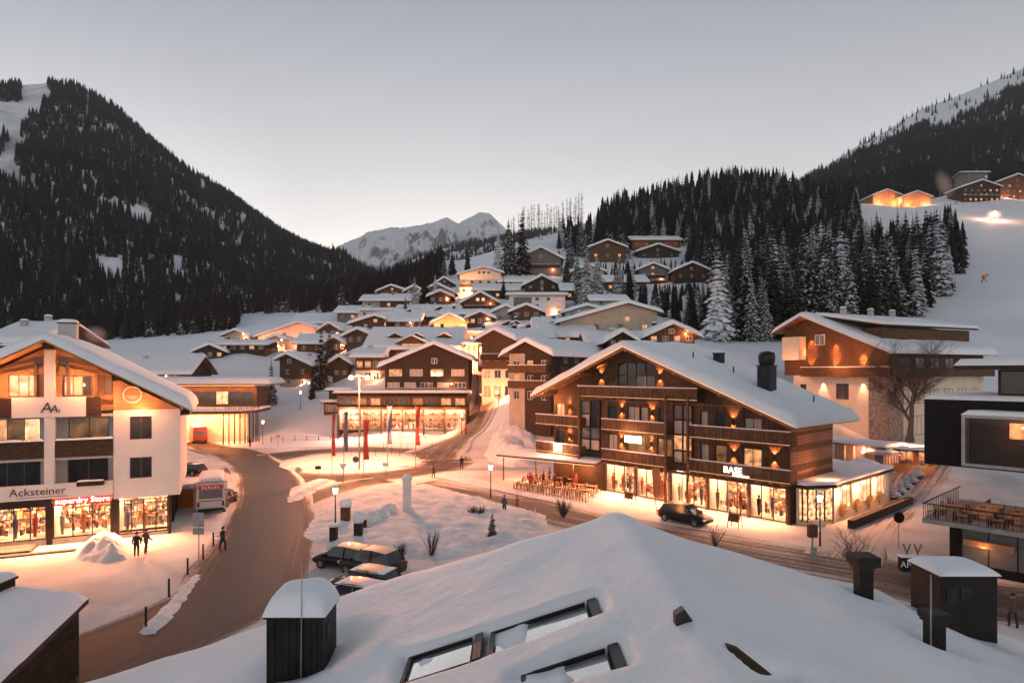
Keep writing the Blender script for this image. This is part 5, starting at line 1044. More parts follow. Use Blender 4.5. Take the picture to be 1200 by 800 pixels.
# ------------------------------------------------------------------ low shop row across the square
sr = thing('shop_row', 'low row of lit shops with a dark fascia across the square', 'building', W(470, 502, 121), 0); bx0 = (395 - 470) / F * 121; bx1 = (548 - 470) / F * 121; sr.location.z = 2.2
MB().box(bx0, bx1, 2.4, 4.5, -2, 7.0).box(bx0, bx0 + .3, 0, 2.4, -2, 7.0).box(bx1 - .3, bx1, 0, 2.4, -2, 7.0).obj('wall', M('wood_dark'), sr)
nb = 6
for k in range(nb):
    a = bx0 + .3 + (bx1 - bx0 - .6) * k / nb; b = bx0 + .3 + (bx1 - bx0 - .6) * (k + 1) / nb
    shop_bay(sr, a + .12, b - .12, .05, .1, 4.0, 2, 2.3, 'frame_brown', seed=40 + k, figures=False); MB().box(b - .12, b + .12, -.05, .25, -1, 4.2).obj('pier', M('wood_brown'), sr)
MB().box(bx0, bx1, -.5, .3, 4.05, 4.5).obj('canopy', M('wood_brown'), sr)
MB().box(bx0, bx1, -.1, .35, 4.55, 6.6).obj('fascia', M('wood_dark'), sr)
for k in range(9): window(sr, bx0 + 2 + k * 2.7, -.17, 4.8, 1.9, 1.4, ['glass_dark', 'lit_dim', 'lit_warm', 'glass_dark', 'glass_dark', 'lit_dim', 'glass_dark', 'lit_warm', 'lit_warm'][k], 'frame_brown', 2)
ro = MB().box(bx0 - .6, bx1 + .6, -1.2, 4.6, 7.0, 7.25).obj('roof', M('wood_dark'), sr); snow_cap(ro, bx0 - .65, bx1 + .65, -1.25, 4.65, 7.25, .5)
text('sign_lettering', 'SPORT', .8, M('letter_white'), sr, (-2, -.14, 4.1), 0, .02) if False else None
for k in range(5): light(sr, (bx0 + 2.5 + k * 4.8, -1.4, 3.2), 190 if k else 500, (1, .62, .34) if k else (1, .76, .55), .3)
ki = thing('kiosk', 'little kiosk with stepped snowy roofs by the flagpoles', 'kiosk', W(394, 479, 132), -12); ki.location.z = T(ki.location.x, ki.location.y)
MB().box(-2.8, 2.8, 0, 4, -1, 2.4).obj('wall', M('wood_brown'), ki); MB().box(-2.2, 2.8, 1, 4, 2.41, 4.8).obj('upper_wall', M('wood_dark'), ki)
for x in (-1.6, 0, 1.6): window(ki, x, -.07, .6, 1.4, 1.3, 'lit_dim', 'frame_white', 2)
r1 = MB().box(-3.3, 3.3, -.8, .98, 2.42, 2.6).obj('lower_roof', M('wood_dark'), ki); snow_cap(r1, -3.35, 3.35, -.85, .98, 2.6, .5); r2 = MB().box(-2.8, 3.3, .4, 4.5, 4.81, 5).obj('roof', M('wood_dark'), ki); snow_cap(r2, -2.85, 3.35, .35, 4.55, 5, .6)
# ------------------------------------------------------------------ bus station at the left
bs = thing('bus_station', 'two-level station with a lit snowy roof and round canopy behind the shop house', 'building', (-55, 116, 0), 8)
MB().box(-18, 4.5, 6, 8, 0, 6.2).box(-18, -17, 0, 6, 0, 6).obj('wall', M('plaster_cream'), bs)
m = MB(); P = [(-18, 0, 0), (2, 0, 0)] + [(2 + 5 * math.sin(a), 5 - 5 * math.cos(a), 0) for a in np.linspace(.2, 1.57, 8)] + [(7, 14, 0), (-18, 14, 0)]; P = [Vector(p) + Vector((0, 0, 5.6)) for p in P]; m.prism(P, (0, 0, .5)); cn = m.obj('canopy', M('wood_brown'), bs)
m = MB(); m.prism([p + Vector((0, 0, .505)) for p in P], (0, 0, .4)); m.obj('snow_cover', M('roof_snow'), cn, bevel=.12)
for p in P[1:-2]: MB().tube((p.x * .97 - .2, p.y + .4, 0), (p.x * .97 - .2, p.y + .4, 5.6), .12, n=8).obj('column', M('metal_dark'), bs)
m = MB()
for i in range(40):
    t = i / 39 * (len(P) - 3); k = int(t); a = P[k].lerp(P[k + 1], t - k); m.tube(a + Vector((0, 0, .5)), a + Vector((random.uniform(-.2, .2), 0, 1.5)), .03, n=4)
m.obj('railing', M('timber'), bs)
MB().box(-18, 3, 5.2, 5.9, 4.6, 4.9).obj('light_strip', M('strip_light'), bs)
for x in (-14, -9, -4, 1): light(bs, (x, 3, 4.6), 420, (1, .5, .18), .3)
up = MB().box(-12, 5.5, 9, 18, 6.1, 10.4).obj('upper_wall', M('wood_brown'), bs)
for k in range(7): window(bs, -10.6 + k * 2.4, 8.88, 7.0, 2.3, 2.6, 'glass_dark' if k not in (4,) else 'lit_bright', 'frame_brown', 2)
ro = MB().box(-15, 8.5, 6.5, 21, 10.8, 11.1).obj('roof', M('wood_honey'), bs); snow_cap(ro, -15.1, 8.6, 6.4, 21.1, 11.1, 1.3, round_=1.2)
for k in range(7): light(bs, (-10.5 + k * 2.6, 7.6, 10.2), 45, (1, .62, .25), .1)
MB().box(-12, 5.5, 7.4, 7.6, 10.62, 10.75).obj('light_strip', M('strip_light'), bs)
# ------------------------------------------------------------------ roof right below the camera
fh = thing('foreground_house', 'house right below with a wide snow-covered gable roof, skylights and chimneys', 'building', (0, 0, 0))
RX, RZ, RT, RY = 2.02, 10.65, .322, 13.0
MB().box(-8.8, 11.5, -8, 12.0, 0, 5.9).prism([(-8.8, -8, 5.9), (11.5, -8, 5.9), (11.5, -8, 6.4), (RX, -8, 9.3), (-8.8, -8, 5.95)], (0, 20, 0)).obj('wall', M('plaster_white'), fh)
m = MB(); m.prism([(-11, -9, 6.0), (RX, -9, 10.0), (14, -9, 6.15), (14, -9, 6.3), (RX, -9, 10.2), (-11, -9, 6.15)], (0, 21.9, 0)); m.obj('roof', M('roof_dark'), fh)
SKY = [(-.3, 1.16, 8.05, 8.8, .30), (-1.45, -.40, 8.05, 8.85, .3), (.1, 1.22, 6.6, 7.3, .3)]
def snow_h(x, y):
    b = RZ - (math.sqrt((x - RX) ** 2 + .05) - .22) * RT
    e = min(1, math.sqrt(max(0, RY + .06 - y) / .45)); t = .42
    b += .10 * fbm(x * .28, y * .28, 2.0, 3) + .03 * nz(x * 1.4, y * 1.4, 5) * e
    b += .10 * math.exp(-((x - RX - .1) / .35) ** 2) * (1 + .4 * nz(0, y * 1.2))
    # drift folds running down from the ridge
    b += .16 * math.exp(-((y - 8.9 + .25 * (x - 2.2)) / .55) ** 2) * sm((x - 2.1) / .8) * (1 - sm((x - 5) / 3))
    b += .14 * math.exp(-((y - 6.9 + .15 * (x - 2.2)) / .5) ** 2) * sm((x - 2.1) / .8)
    for a0, a1, c0, c1, h in SKY:
        k = float(sm(min(x - a0 + .28, a1 + .16 - x) / .3) * sm(min(y - c0 + .14, c1 + .14 - y) / .2)); b -= (.30 - .17 * float(sm((a0 + .75 - x) / .35)) + .05 * nz(x * 3, y * 3, 7)) * k
    for cx, cy, rr in ((-3.1, 9.9, .75), (6.75, 12.1, .4), (8.45, 12.1, .9), (6.7, 9.95, .4)): 
        d = math.hypot(x - cx, y - cy); b -= .12 * math.exp(-(d / rr) ** 2 * 1.3); b += .07 * math.exp(-((d - rr * 1.5) / (.4 * rr)) ** 2)
    b -= .32 * math.exp(-((x - 2.55) / .3) ** 2) * float(sm((6.5 - y) / .08) * sm((y - 5.6) / .5)) + .25 * math.exp(-((x - 3.28) / .22) ** 2) * float(sm((6.35 - y) / .08) * sm((y - 5.5) / .5))
    return b - .42 * (1 - e)
gx = np.unique(np.concatenate([np.arange(-11.2, -2, .3), np.arange(-2, 3.2, .07), np.arange(3.2, 14.2, .25)])); gy = np.unique(np.concatenate([np.arange(-9, 5, .8), np.arange(5, 10, .07), np.arange(10, 12.6, .2), [12.7, 12.8, 12.9, 12.96, 13.0, 13.03, 13.06]]))
m = MB(); m.grid([[(x, y, snow_h(x, y)) for y in gy] for x in gx][::-1]); m.obj('snow_cover', M('near_snow'), fh, True)
MB().prism([(-11.1, 12.9, 5.95), (RX, 12.9, 10.02), (14.1, 12.9, 6.1), (14.1, 12.9, 6.3), (RX, 12.9, 10.25), (-11.1, 12.9, 6.15)], (0, .08, 0)).obj('barge_board', M('wood_dark'), fh)
for a0, a1, c0, c1, h in SKY:
    z = lambda x: RZ - (RX - x) * RT - .13; wv = MB()
    def sl(xa, xb, ya, yb, t, zb=0.0): wv.add([(xa, ya, z(xa) + zb), (xb, ya, z(xb) + zb), (xb, yb, z(xb) + zb), (xa, yb, z(xa) + zb), (xa, ya, z(xa) + zb + t), (xb, ya, z(xb) + zb + t), (xb, yb, z(xb) + zb + t), (xa, yb, z(xa) + zb + t)], [(0, 3, 2, 1), (4, 5, 6, 7), (0, 1, 5, 4), (1, 2, 6, 5), (2, 3, 7, 6), (3, 0, 4, 7)])
    sl(a1 - .12, a1, c0, c1, .12); sl(a0, a1 - .15, c0, c0 + .05, .1); sl(a0, a1 - .15, c1 - .05, c1, .1); sl(a0, a0 + .06, c0 + .05, c1 - .05, .1)
    s = wv.obj('skylight', M('metal_brown'), fh, bevel=.012); wv = MB(); sl(a0 + .06, a1 - .15, c0 + .05, c1 - .05, .02, .03); wv.obj('pane', M('skylight_glass'), s)
def roof_box(name, x0, x1, y0, y1, z0, z1, sn, mat='metal_brown'):
    c = MB().box(x0, x1, y0, y1, z0, z1).obj(name, M(mat), fh, bevel=.015); MB().box(x0 - .03, x1 + .03, y0 - .03, y1 + .03, z1 + .002, z1 + .05).obj('cap', M(mat), c)
    if sn: snow_cap(c, x0 - .05, x1 + .05, y0 - .05, y1 + .05, z1 + .05, sn, round_=.3, amp=.1)
    return c
c1_ = roof_box('chimney', -3.72, -2.86, 9.55, 10.3, 8.2, 9.76, .42)
m = MB()
for k in range(8): m.box(-3.7 + k * .107, -3.693 + k * .107, 9.535, 9.55, 8.3, 9.75)
m.box(-2.86, -2.85, 9.75, 9.95, 9.35, 9.6); m.obj('seam', M('metal_dark'), c1_)
MB().tube((-3.18, 9.5, 8.4), (-3.16, 9.5, 10.6), .008, n=4).obj('lightning_wire', M('metal_grey'), fh)
roof_box('vent_stack', 6.62, 6.88, 12.0, 12.26, 8.7, 9.75, 0); MB().box(6.53, 6.97, 11.92, 12.34, 9.8, 9.98).obj('vent_cowl', M('metal_brown'), fh)
c2_ = roof_box('ventilation_box', 7.95, 9.0, 11.7, 12.6, 7.6, 9.68, .16)
m = MB()
for k in range(2): m.box(8.05 + .26 * k, 8.24 + .26 * k, 11.685, 11.7, 9.25, 9.5)
for k in range(5): m.box(7.96, 8.99, 11.69, 11.7, 8.0 + k * .25, 8.02 + k * .25)
m.obj('louvre', M('metal_dark'), c2_)
roof_box('vent_stack', 6.55, 6.78, 9.85, 10.08, 8.7, 9.55, 0); MB().box(6.5, 6.83, 9.8, 10.13, 9.6, 9.72).obj('vent_cowl', M('metal_brown'), fh)
MB().tube((6.5, 9.8, 9.1), (6.5, 9.8, 10.35), .012, n=5).obj('antenna_rod', M('metal_grey'), fh)
v = MB().prism([(1.83, 7.0, 10.3), (2.0, 7.0, 10.3), (2.02, 7.0, 10.72), (1.92, 7.0, 10.86), (1.82, 7.0, 10.8)], (0, .16, 0)).obj('vent_hood', M('metal_dark'), fh, bevel=.02)
# dormer heads poking out of the snow at the bottom edge
for pts_, dp_ in (([(2.20, 6.45, 10.0), (2.80, 6.45, 10.0), (2.80, 6.45, 10.30), (2.32, 6.45, 10.66), (2.20, 6.45, 10.70)], .5), ([(3.05, 6.3, 9.9), (3.50, 6.3, 9.9), (3.46, 6.3, 10.20), (3.1, 6.3, 10.34)], .5)):
    d = MB().prism(pts_, (0, dp_, 0)).obj('dormer', M('wood_dark'), fh); xs2 = [q[0] for q in pts_]
    m = MB(); top_ = [q for q in pts_ if q[2] > 10.1][::-1]; g = []
    for y_, e in ((6.35, 0), (6.38, .7), (6.5, 1), (6.75, 1), (7.0, .6)):
        g.append([(q[0] + (0.08 if k else -.06), y_, q[2] + .12 * e * (1 if 0 < k < len(top_) - 1 else .5)) for k, q in enumerate(top_)])
nh = thing('neighbour_house', 'corner of a snow-covered roof at the bottom left', 'building', (0, 0, 0))
a, b_ = G(103, 690, 4.3), G(0, 665, 4.3)
m = MB(); m.box(-34, -19.2, 19.6, 28.0, 0, 3.2); m.obj('wall', M('wood_dark'), nh)
rp_ = [W(104, 694, 27.2), W(-200, 666, 30.0), W(-330, 820, 18.5), W(-22, 812, 18.9)]
m = MB(); m.prism([p + Vector((0, 0, -.45)) for p in rp_], (0, 0, .2)); m.obj('roof', M('roof_dark'), nh)
g = []
for i in range(31):
    u = i / 30; row = []
    for j in range(31):
        v = j / 30; p = rp_[0].lerp(rp_[1], v).lerp(rp_[3].lerp(rp_[2], v), u); e = min(1, math.sqrt(min(u, v, 1 - u, 1 - v) / .05)); p.z += -.25 + .45 * e + .08 * nz(p.x * .6, p.y * .6, 3); row.append(tuple(p))
    g.append(row)
m = MB(); m.grid(g); m.obj('snow_cover', M('roof_snow'), nh, True, recalc=True)
chimney(nh, W(-4, 690, 27).x, 27, 3.6, .9, .9, .9, 'metal_brown', .3)
# ------------------------------------------------------------------ street lamps
def lamp_mesh(h):
    m = MB().tube((0, 0, -.3), (0, 0, h * .25), .085, .07, 8).tube((0, 0, h * .25), (0, 0, h - .55), .055, .045, 8).lathe([(.05, 0), (.12, .04), (.05, .1)], 8, (0, 0, h * .25)); return m.mesh('pole', M('metal_dark'), False)
def street_lamp(px, py, h, label, power=420, base=None):
    p = base or G(px, py); p.z = T(p.x, p.y); o = thing('street_lamp', label, 'street lamp', p, 0, 'street lamps around the square'); link('pole', lamp_mesh(h), o)
    MB().lathe([(.1, h - .56), (.17, h - .5), (.23, h - .1), (.2, h - .05)], 6).obj('lantern', M('lamp_glass'), o); MB().lathe([(.26, h - .05), (.1, h + .1), (.03, h + .22)], 6).obj('lantern_cap', M('metal_dark'), o); snow_cap(o, -.2, .2, -.2, .2, h + .02, .2, round_=.15)
    light(o, (0, 0, h - .3), power, (1, .56, .26), .22); return o
street_lamp(308, 519, 4.2, 'street lamp at the edge of the snowfield across the square', 420)
street_lamp(393, 622, 3.7, 'street lamp on the big snow island beside the parked cars', 260)
street_lamp(575, 584, 3.6, 'street lamp beside the restaurant terrace', 420)
street_lamp(961, 640, 4.0, 'street lamp at the corner of the chalet shops', 420)
street_lamp(352, 500, 4.2, 'street lamp left of the snowy spruce', 260, W(352, 492, 140)); street_lamp(362, 476, 4.2, 'street lamp right of the snowy spruce', 260, W(362, 474, 152))
street_lamp(556, 505, 4.0, 'street lamp at the bottom of the steep street', 650, W(541, 508, 118)); street_lamp(581, 470, 4.0, 'street lamp halfway up the steep street', 700, W(586, 478, 128)); street_lamp(574, 455, 4.0, 'street lamp at the top of the steep street', 750, W(556, 446, 152))
street_lamp(250, 408, 5, 'lamp on the lit road below the left forest', 500, W(285, 402, 222)); street_lamp(0, 0, 4, 'lamp behind the bus station', 300, W(330, 418, 200))
o = thing('twin_street_lamp', 'tall mast with two orange lamps at the roundabout', 'street lamp', G(421, 552)); hh = 13.0
MB().tube((0, 0, -.3), (0, 0, hh), .13, .07, 8).obj('pole', M('metal_grey'), o); MB().tube((-1.1, 0, hh - .1), (1.1, 0, hh - .1), .05, n=6).obj('cross_arm', M('metal_grey'), o)
for s in (-1, 1): MB().lathe([(.1, -.35), (.26, -.25), (.28, 0), (.1, .1)], 8, (s * 1.1, 0, hh - .15)).obj('lamp_head', M('lamp_glass'), o); light(o, (s * 1.1, -.1, hh - .65), 3200, (1, .5, .2), .3)
for px, py, lab in ((233, 590, 'lamp on the corner beside the orange shed'),): pass
# ------------------------------------------------------------------ banners
def banner(px, py, h, mat, lab, w=.6, L=5.2):
    o = thing('banner_flag', lab, 'flag', G(px, py), 0, 'banner flags on the roundabout'); MB().tube((0, 0, -.3), (0, 0, h), .06, .04, 8).obj('pole', M('metal_grey'), o)
    g = []
    for i in range(17):
        t = i / 16; z = h - .15 - L * t; g.append([(.05 + w * u * (1 - .25 * math.sin(3 * t)), .16 * math.sin(t * 7 + u * 3 + px), z) for u in (0, .33, .66, 1)])
    m = MB(); m.grid(g); f = m.obj('cloth', M(mat), o, True); s = f.modifiers.new('solid', 'SOLIDIFY'); s.thickness = .015
banner(389, 562, 8.3, 'red_cloth', 'leftmost thin red banner at the roundabout', .4); banner(403, 556, 8.4, 'blue_cloth', 'leftmost blue-grey banner, next to the thin red one'); banner(426, 557, 7.4, 'red_cloth', 'broad red banner just right of the tall lamp mast', .7); banner(454, 549, 8.8, 'blue_cloth', 'blue-grey banner right of the lamp mast', .65); banner(487, 551, 8.8, 'red_cloth', 'rightmost red banner at the roundabout', .6)
# ------------------------------------------------------------------ cars
pm('paint_black', (.012, .012, .013), rough=.45, coat=.15); pm('paint_brown', (.03, .022, .018), rough=.45, coat=.15); pm('paint_green', (.05, .055, .04), rough=.45, coat=.15); pm('paint_grey', (.16, .16, .165), rough=.45, coat=.15); pm('paint_white', (.62, .6, .58), rough=.35, coat=.4); pm('paint_red', (.4, .05, .03), rough=.3, coat=.5); matte('paint_black', 'paint_brown', 'paint_green', 'paint_grey')
pm('tail_red', (.3, .01, .01), rough=.2); pm('head_glass', (.7, .7, .7), rough=.08); pm('rim', (.3, .3, .31), rough=.3, metal=.8)
def car(label, loc, rz, paint, L=4.7, Wd=1.86, H=1.65, snow=0.0):
    o = thing('parked_car', label, 'car', loc, rz); hl = L / 2; hb = H * .58; cl = .24
    st = [(-hl, .45, hb * .93, .80), (-hl + .12, .30, hb, .93), (-hl + .6, cl, hb + .02, 1), (-.6, cl, hb + .01, 1), (.55, cl, hb, 1), (hl - .95, cl, hb - .06, .99), (hl - .3, .28, hb - .18, .93), (hl - .05, .36, hb - .32, .82), (hl, .45, hb - .4, .74)]
    g = []
    for x, zb, zt, wf in st:
        w = Wd / 2 * wf; g.append([(x, -w * .86, zb), (x, -w, zb + .12), (x, -w, (zb + zt) / 2), (x, -w * .97, zt - .08), (x, -w * .86, zt), (x, 0, zt + .03), (x, w * .86, zt), (x, w * .97, zt - .08), (x, w, (zb + zt) / 2), (x, w, zb + .12), (x, w * .86, zb), (x, -w * .86, zb)])
    m = MB(); m.grid(g); m.f += [tuple(range(11)), tuple(range(len(m.v) - 12, len(m.v) - 1))]; m.obj('body', M(paint), o, True, True)
    gh = [(-hl + .22, hb, .78), (-hl + .6, H - .1, .74), (-.5, H, .76), (.35, H - .03, .75), (1.25, hb - .03, .82)]; w = Wd / 2
    G_ = []
    for x, z, wf in gh: G_.append([(x, -w * (.93 if z <= hb + .01 else wf), z), (x, -w * .5, z + .03), (x, w * .5, z + .03), (x, w * (.93 if z <= hb + .01 else wf), z)])
    m = MB(); m.grid(G_[1:4]); m.obj('roof_panel', M(paint), o, True)
    m = MB(); m.grid(G_[:2]); m.obj('rear_window', M('glass_dark'), o); m = MB(); m.grid(G_[3:]); m.obj('windscreen', M('glass_dark'), o)
    for s in (0, 3):
        m = MB(); a = [G_[i][s] for i in range(5)]; base = [(x, (-1 if s == 0 else 1) * w * .93, hb) for x in (-hl + .6, -.5, .35)]
        m.add([a[0], base[0], base[1], base[2], a[4], a[3], a[2], a[1]], [(0, 1, 2, 3, 4, 5, 6, 7)]); m.obj('side_window', M('glass_dark'), o)
        for i, x in ((1, -.5), ):
            y = (-1 if s == 0 else 1); m = MB(); m.tube((x, y * w * .935, hb), (x, y * w * .765, H - .02), .045, n=4); m.obj('pillar', M(paint), o)
    for x in (-hl + .85, hl - .9):
        for s in (-1, 1):
            t = MB().tube((x, s * (Wd / 2 - .22), .34), (x, s * (Wd / 2 + .01), .34), .34, n=16).obj('wheel', M('rubber'), o); MB().tube((x, s * (Wd / 2 - .1), .34), (x, s * (Wd / 2 + .02), .34), .21, n=10).obj('rim', M('rim'), t)
    for s in (-1, 1):
        MB().box(hl - .16, hl - .02, s * Wd * .34 - .16, s * Wd * .34 + .16, hb - .38, hb - .24).obj('headlight', M('head_glass'), o); MB().box(-hl - .01, -hl + .1, s * Wd * .37 - .12, s * Wd * .37 + .1, hb - .22, hb - .04).obj('tail_light', M('tail_red'), o)
        MB().box(.95, 1.1, s * (Wd / 2 + .02) - .1, s * (Wd / 2 + .02) + .1, hb, hb + .14).obj('mirror', M(paint), o)
    if snow:
        g = []
        for i in range(11):
            u = i / 10; x = -hl + .55 + (hl + .0) * u * 1.1; row = []
            for j in range(9):
                v = j / 8 - .5; e = math.sqrt(max(0, min(u, 1 - u, .5 - abs(v)) / .2)); e = min(1, e); row.append((x, v * Wd * .82, H - .08 + snow * e * (1 + .4 * nz(x * 2, v * 5))))
            g.append(row)
        m = MB(); m.grid(g); m.obj('snow_cover', M('roof_snow'), o, True)
    return o
car('black estate car parked in front of the lit chalet shops', G(803, 612), -48, 'paint_black', 4.8, 1.9, 1.66)
car('dark car parked farthest from the roof, beside the snow-capped bins', G(404, 664), 158, 'paint_black', 4.5, 1.85, 1.6)
car('brown off-road car in the middle of the parked row behind the roof', G(436, 672), 154, 'paint_brown', 4.6, 1.9, 1.78)
car('green-grey car third in the row behind the roof', G(430, 692), 158, 'paint_green', 4.5, 1.85, 1.5, .06)
car('pale grey car closest to the snow roof', G(414, 708), 158, 'paint_grey', 4.5, 1.85, 1.45, .08)
car('dark car parked behind the white minibus', G(222, 556), 160, 'paint_black', 4.6, 1.85, 1.6, .08)
car('dark blue car on the right side of the minibus', G(262, 590), 95, 'paint_black', 4.2, 1.8, 1.5, .05)
def minibus(label, loc, rz, paint, L=6.2, Wd=2.3, H=2.9, sign=True, name='minibus'):
    o = thing(name, label, 'bus', loc, rz); m = MB(); P = [(-Wd / 2, .4), (-Wd / 2, 1.9), (-Wd / 2 * .93, H - .15), (-Wd / 2 * .8, H), (Wd / 2 * .8, H), (Wd / 2 * .93, H - .15), (Wd / 2, 1.9), (Wd / 2, .4)]
    m.prism([(x, 0, z) for x, z in P][::-1], (0, L, 0)); m.obj('body', M(paint), o, recalc=True, bevel=.05)
    MB().box(-Wd * .4, Wd * .4, -.02, .0, 1.55, 2.35).obj('rear_window', M('glass_grey'), o); MB().box(-Wd * .44, Wd * .44, -.12, -.003, .42, .62).obj('bumper', M('rubber'), o); MB().box(-Wd * .4, Wd * .4, -.03, -.004, 1.3, 1.36).obj('trim', M('rubber'), o)
    for s in (-1, 1):
        MB().box(s * Wd * .42 - .1, s * Wd * .42 + .1, -.03, -.003, .8, 1.25).obj('tail_light', M('tail_red'), o)
        MB().box(s * (Wd / 2 + .004) - .003, s * (Wd / 2 + .004) + .003, .5, L - .4, 1.55, 2.4).obj('side_window', M('glass_dark'), o)
        for y in (1.1, L - 1.1): w = MB().tube((s * (Wd / 2 - .25), y, .4), (s * (Wd / 2 + .02), y, .4), .4, n=14).obj('wheel', M('rubber'), o); MB().tube((s * (Wd / 2 - .1), y, .4), (s * (Wd / 2 + .03), y, .4), .22, n=10).obj('rim', M('rim'), w)
    if sign: b = MB().box(-Wd * .42, Wd * .42, -.06, -.004, 2.4, 2.78).obj('sign_board', M('sign_red'), o); [MB().box(-.75 + k * .26, -.6 + k * .26, -.068, -.061, 2.5, 2.68 - .05 * (k % 2)).obj('sign_mark', M('letter_white'), o) for k in range(6)]
    snow_cap(o, -Wd * .42, Wd * .42, .1, L - .1, H, .22)
    rk = MB()
    for s in (-1, 1): rk.tube((s * Wd * .55, -.15, .5), (s * Wd * .55, -.15, 3.1), .04, n=6)
    rk.tube((-Wd * .55, -.15, 3.1), (Wd * .55, -.15, 3.1), .04, n=6); rk.obj('ski_rack', M('metal_grey'), o) if sign else None
    return o
minibus('white minibus seen from behind with a red sign, beside the orange shed', G(247, 603), 24, 'paint_white', 6.2, 2.5, 3.2)
minibus('red bus waiting under the lit round canopy', Vector((-58.5, 118.5, 0)), 35, 'paint_red', 7, 2.5, 3.1, False, 'bus')
os_ = thing('orange_shed', 'small bright orange shed with snow on top at the shop corner', 'shed', G(212, 594), 12); MB().box(-1.1, 1.1, 0, 1.6, 0, 1.8).obj('wall', M('orange_paint'), os_, bevel=.03); MB().box(-1.0, 1.0, -.02, -.002, .1, 1.7).obj('door', M('orange_paint'), os_); MB().box(-.02, .02, -.04, -.021, .1, 1.7).obj('door_seam', M('metal_brown'), os_); snow_cap(os_, -1.15, 1.15, -.05, 1.65, 1.8, .4)
# ------------------------------------------------------------------ people
def cloth_mat(name, top, legs, head=(.35, .2, .14)):
    m = bpy.data.materials.new(name); m.use_nodes = True; n = m.node_tree.nodes; l = m.node_tree.links; b = n['Principled BSDF']; b.inputs['Roughness'].default_value = .85
    tc = n.new('ShaderNodeTexCoord'); sp = n.new('ShaderNodeSeparateXYZ'); l.new(tc.outputs['Object'], sp.inputs[0]); mp = n.new('ShaderNodeMath'); mp.operation = 'DIVIDE'; mp.inputs[1].default_value = 1.8; l.new(sp.outputs[2], mp.inputs[0])
    r = n.new('ShaderNodeValToRGB'); r.color_ramp.interpolation = 'CONSTANT'; e = r.color_ramp.elements; e[0].color = (.02, .018, .016, 1); e[1].position = .06; e[1].color = (*legs, 1)
    q = e.new(.46); q.color = (*top, 1); q = e.new(.845); q.color = (*head, 1); l.new(mp.outputs[0], r.inputs[0]); l.new(r.outputs[0], b.inputs['Base Color']); return m
def body_mesh(name, stride, arm, seed):
    """one continuous figure grown from a skeleton"""
    V = [(0, 0, .95), (0, .01, 1.15), (0, .01, 1.38), (0, 0, 1.5), (0, -.01, 1.6), (0, -.015, 1.72)]; E = [(0, 1), (1, 2), (2, 3), (3, 4), (4, 5)]; Rr = [(.17, .13), (.17, .13), (.19, .13), (.07, .07), (.095, .11), (.085, .1)]
    for s in (-1, 1):
        f = stride * s; b = len(V); V += [(.1 * s, 0, .88), (.11 * s, -.16 * f - .02, .5), (.11 * s, .1 * f + .05 - .26 * f, .09), (.12 * s, -.1 - .16 * f, .05)]; Rr += [(.11, .11), (.075, .08), (.055, .06), (.05, .04)]; E += [(0, b), (b, b + 1), (b + 1, b + 2), (b + 2, b + 3)]
        b = len(V); V += [(.2 * s, .01, 1.42), (.27 * s, .05 + .12 * f, 1.14), (.25 * s, -.1 + .22 * f - arm, .95 + arm), (.24 * s, -.16 + .26 * f - arm, .88 + arm)]; Rr += [(.085, .085), (.065, .065), (.05, .05), (.045, .035)]; E += [(2, b), (b, b + 1), (b + 1, b + 2), (b + 2, b + 3)]
    me = bpy.data.meshes.new(name); me.from_pydata(V, E, []); o = bpy.data.objects.new('tmp', me); COL.objects.link(o); o.modifiers.new('skin', 'SKIN'); sd = o.modifiers.new('sub', 'SUBSURF'); sd.levels = 1
    sv = me.skin_vertices[0].data
    for i, (a, c) in enumerate(Rr): sv[i].radius = (a, c); sv[i].use_root = (i == 0)
    out = bpy.data.meshes.new_from_object(o.evaluated_get(bpy.context.evaluated_depsgraph_get())); bpy.data.objects.remove(o); out.polygons.foreach_set('use_smooth', [True] * len(out.polygons)); return out
BODIES = [body_mesh('body', .0, 0, 1), body_mesh('body', .9, 0, 2), body_mesh('body', .2, .18, 3)]
CL = {'dark': cloth_mat('dark_clothes', (.02, .02, .025), (.015, .015, .018)), 'red': cloth_mat('red_jacket', (.5, .05, .04), (.03, .03, .04)), 'brown': cloth_mat('brown_coat', (.10, .06, .04), (.03, .025, .02)), 'blue': cloth_mat('blue_jacket', (.05, .07, .14), (.02, .02, .02)), 'white': cloth_mat('pale_jacket', (.5, .48, .45), (.05, .05, .06))}
def person(label, loc, rz, k, c, s=1.0, group=None):
    o = thing('person', label, 'person', loc, rz, group); o.scale = (s, s, s); me = BODIES[k].copy(); me.materials.clear(); me.materials.append(CL[c]); link('body', me, o)
    MB().lathe([(.1, 1.68), (.112, 1.72), (.1, 1.79), (.04, 1.83)], 10, (0, -.015, 0)).obj('hat', M('rubber' if c != 'white' else 'red_cloth'), o, True)
    for q in (-1, 1): MB().box(q * .035 - .012, q * .035 + .012, -.128, -.118, 1.665, 1.677).obj('eye', M('rubber'), o)
    MB().prism([(-.014, -.115, 1.635), (.014, -.115, 1.635), (0, -.112, 1.665)], (0, -.025, 0)).obj('nose', M('plaster_pink'), o)
    return o
person('person in dark clothes standing by the snow pile, left of a pair', G(160, 652), 200, 0, 'dark'); person('person in a brown coat standing right of another by the snow pile', G(171, 648), 160, 1, 'brown')
person('person in dark clothes walking across the main road', G(261, 645), 80, 1, 'dark'); person('dark figure walking on the road right of the roundabout', G(541, 549), 20, 1, 'dark'); person('person in dark clothes at the edge of the snow island below the terrace', G(591, 602), 150, 0, 'blue')
person('child in a red jacket on the snow near the terrace lamp', G(606, 596), 200, 2, 'red', .7); person('dark figure at the far right beside the ventilation box', G(1187, 735), 170, 1, 'brown')
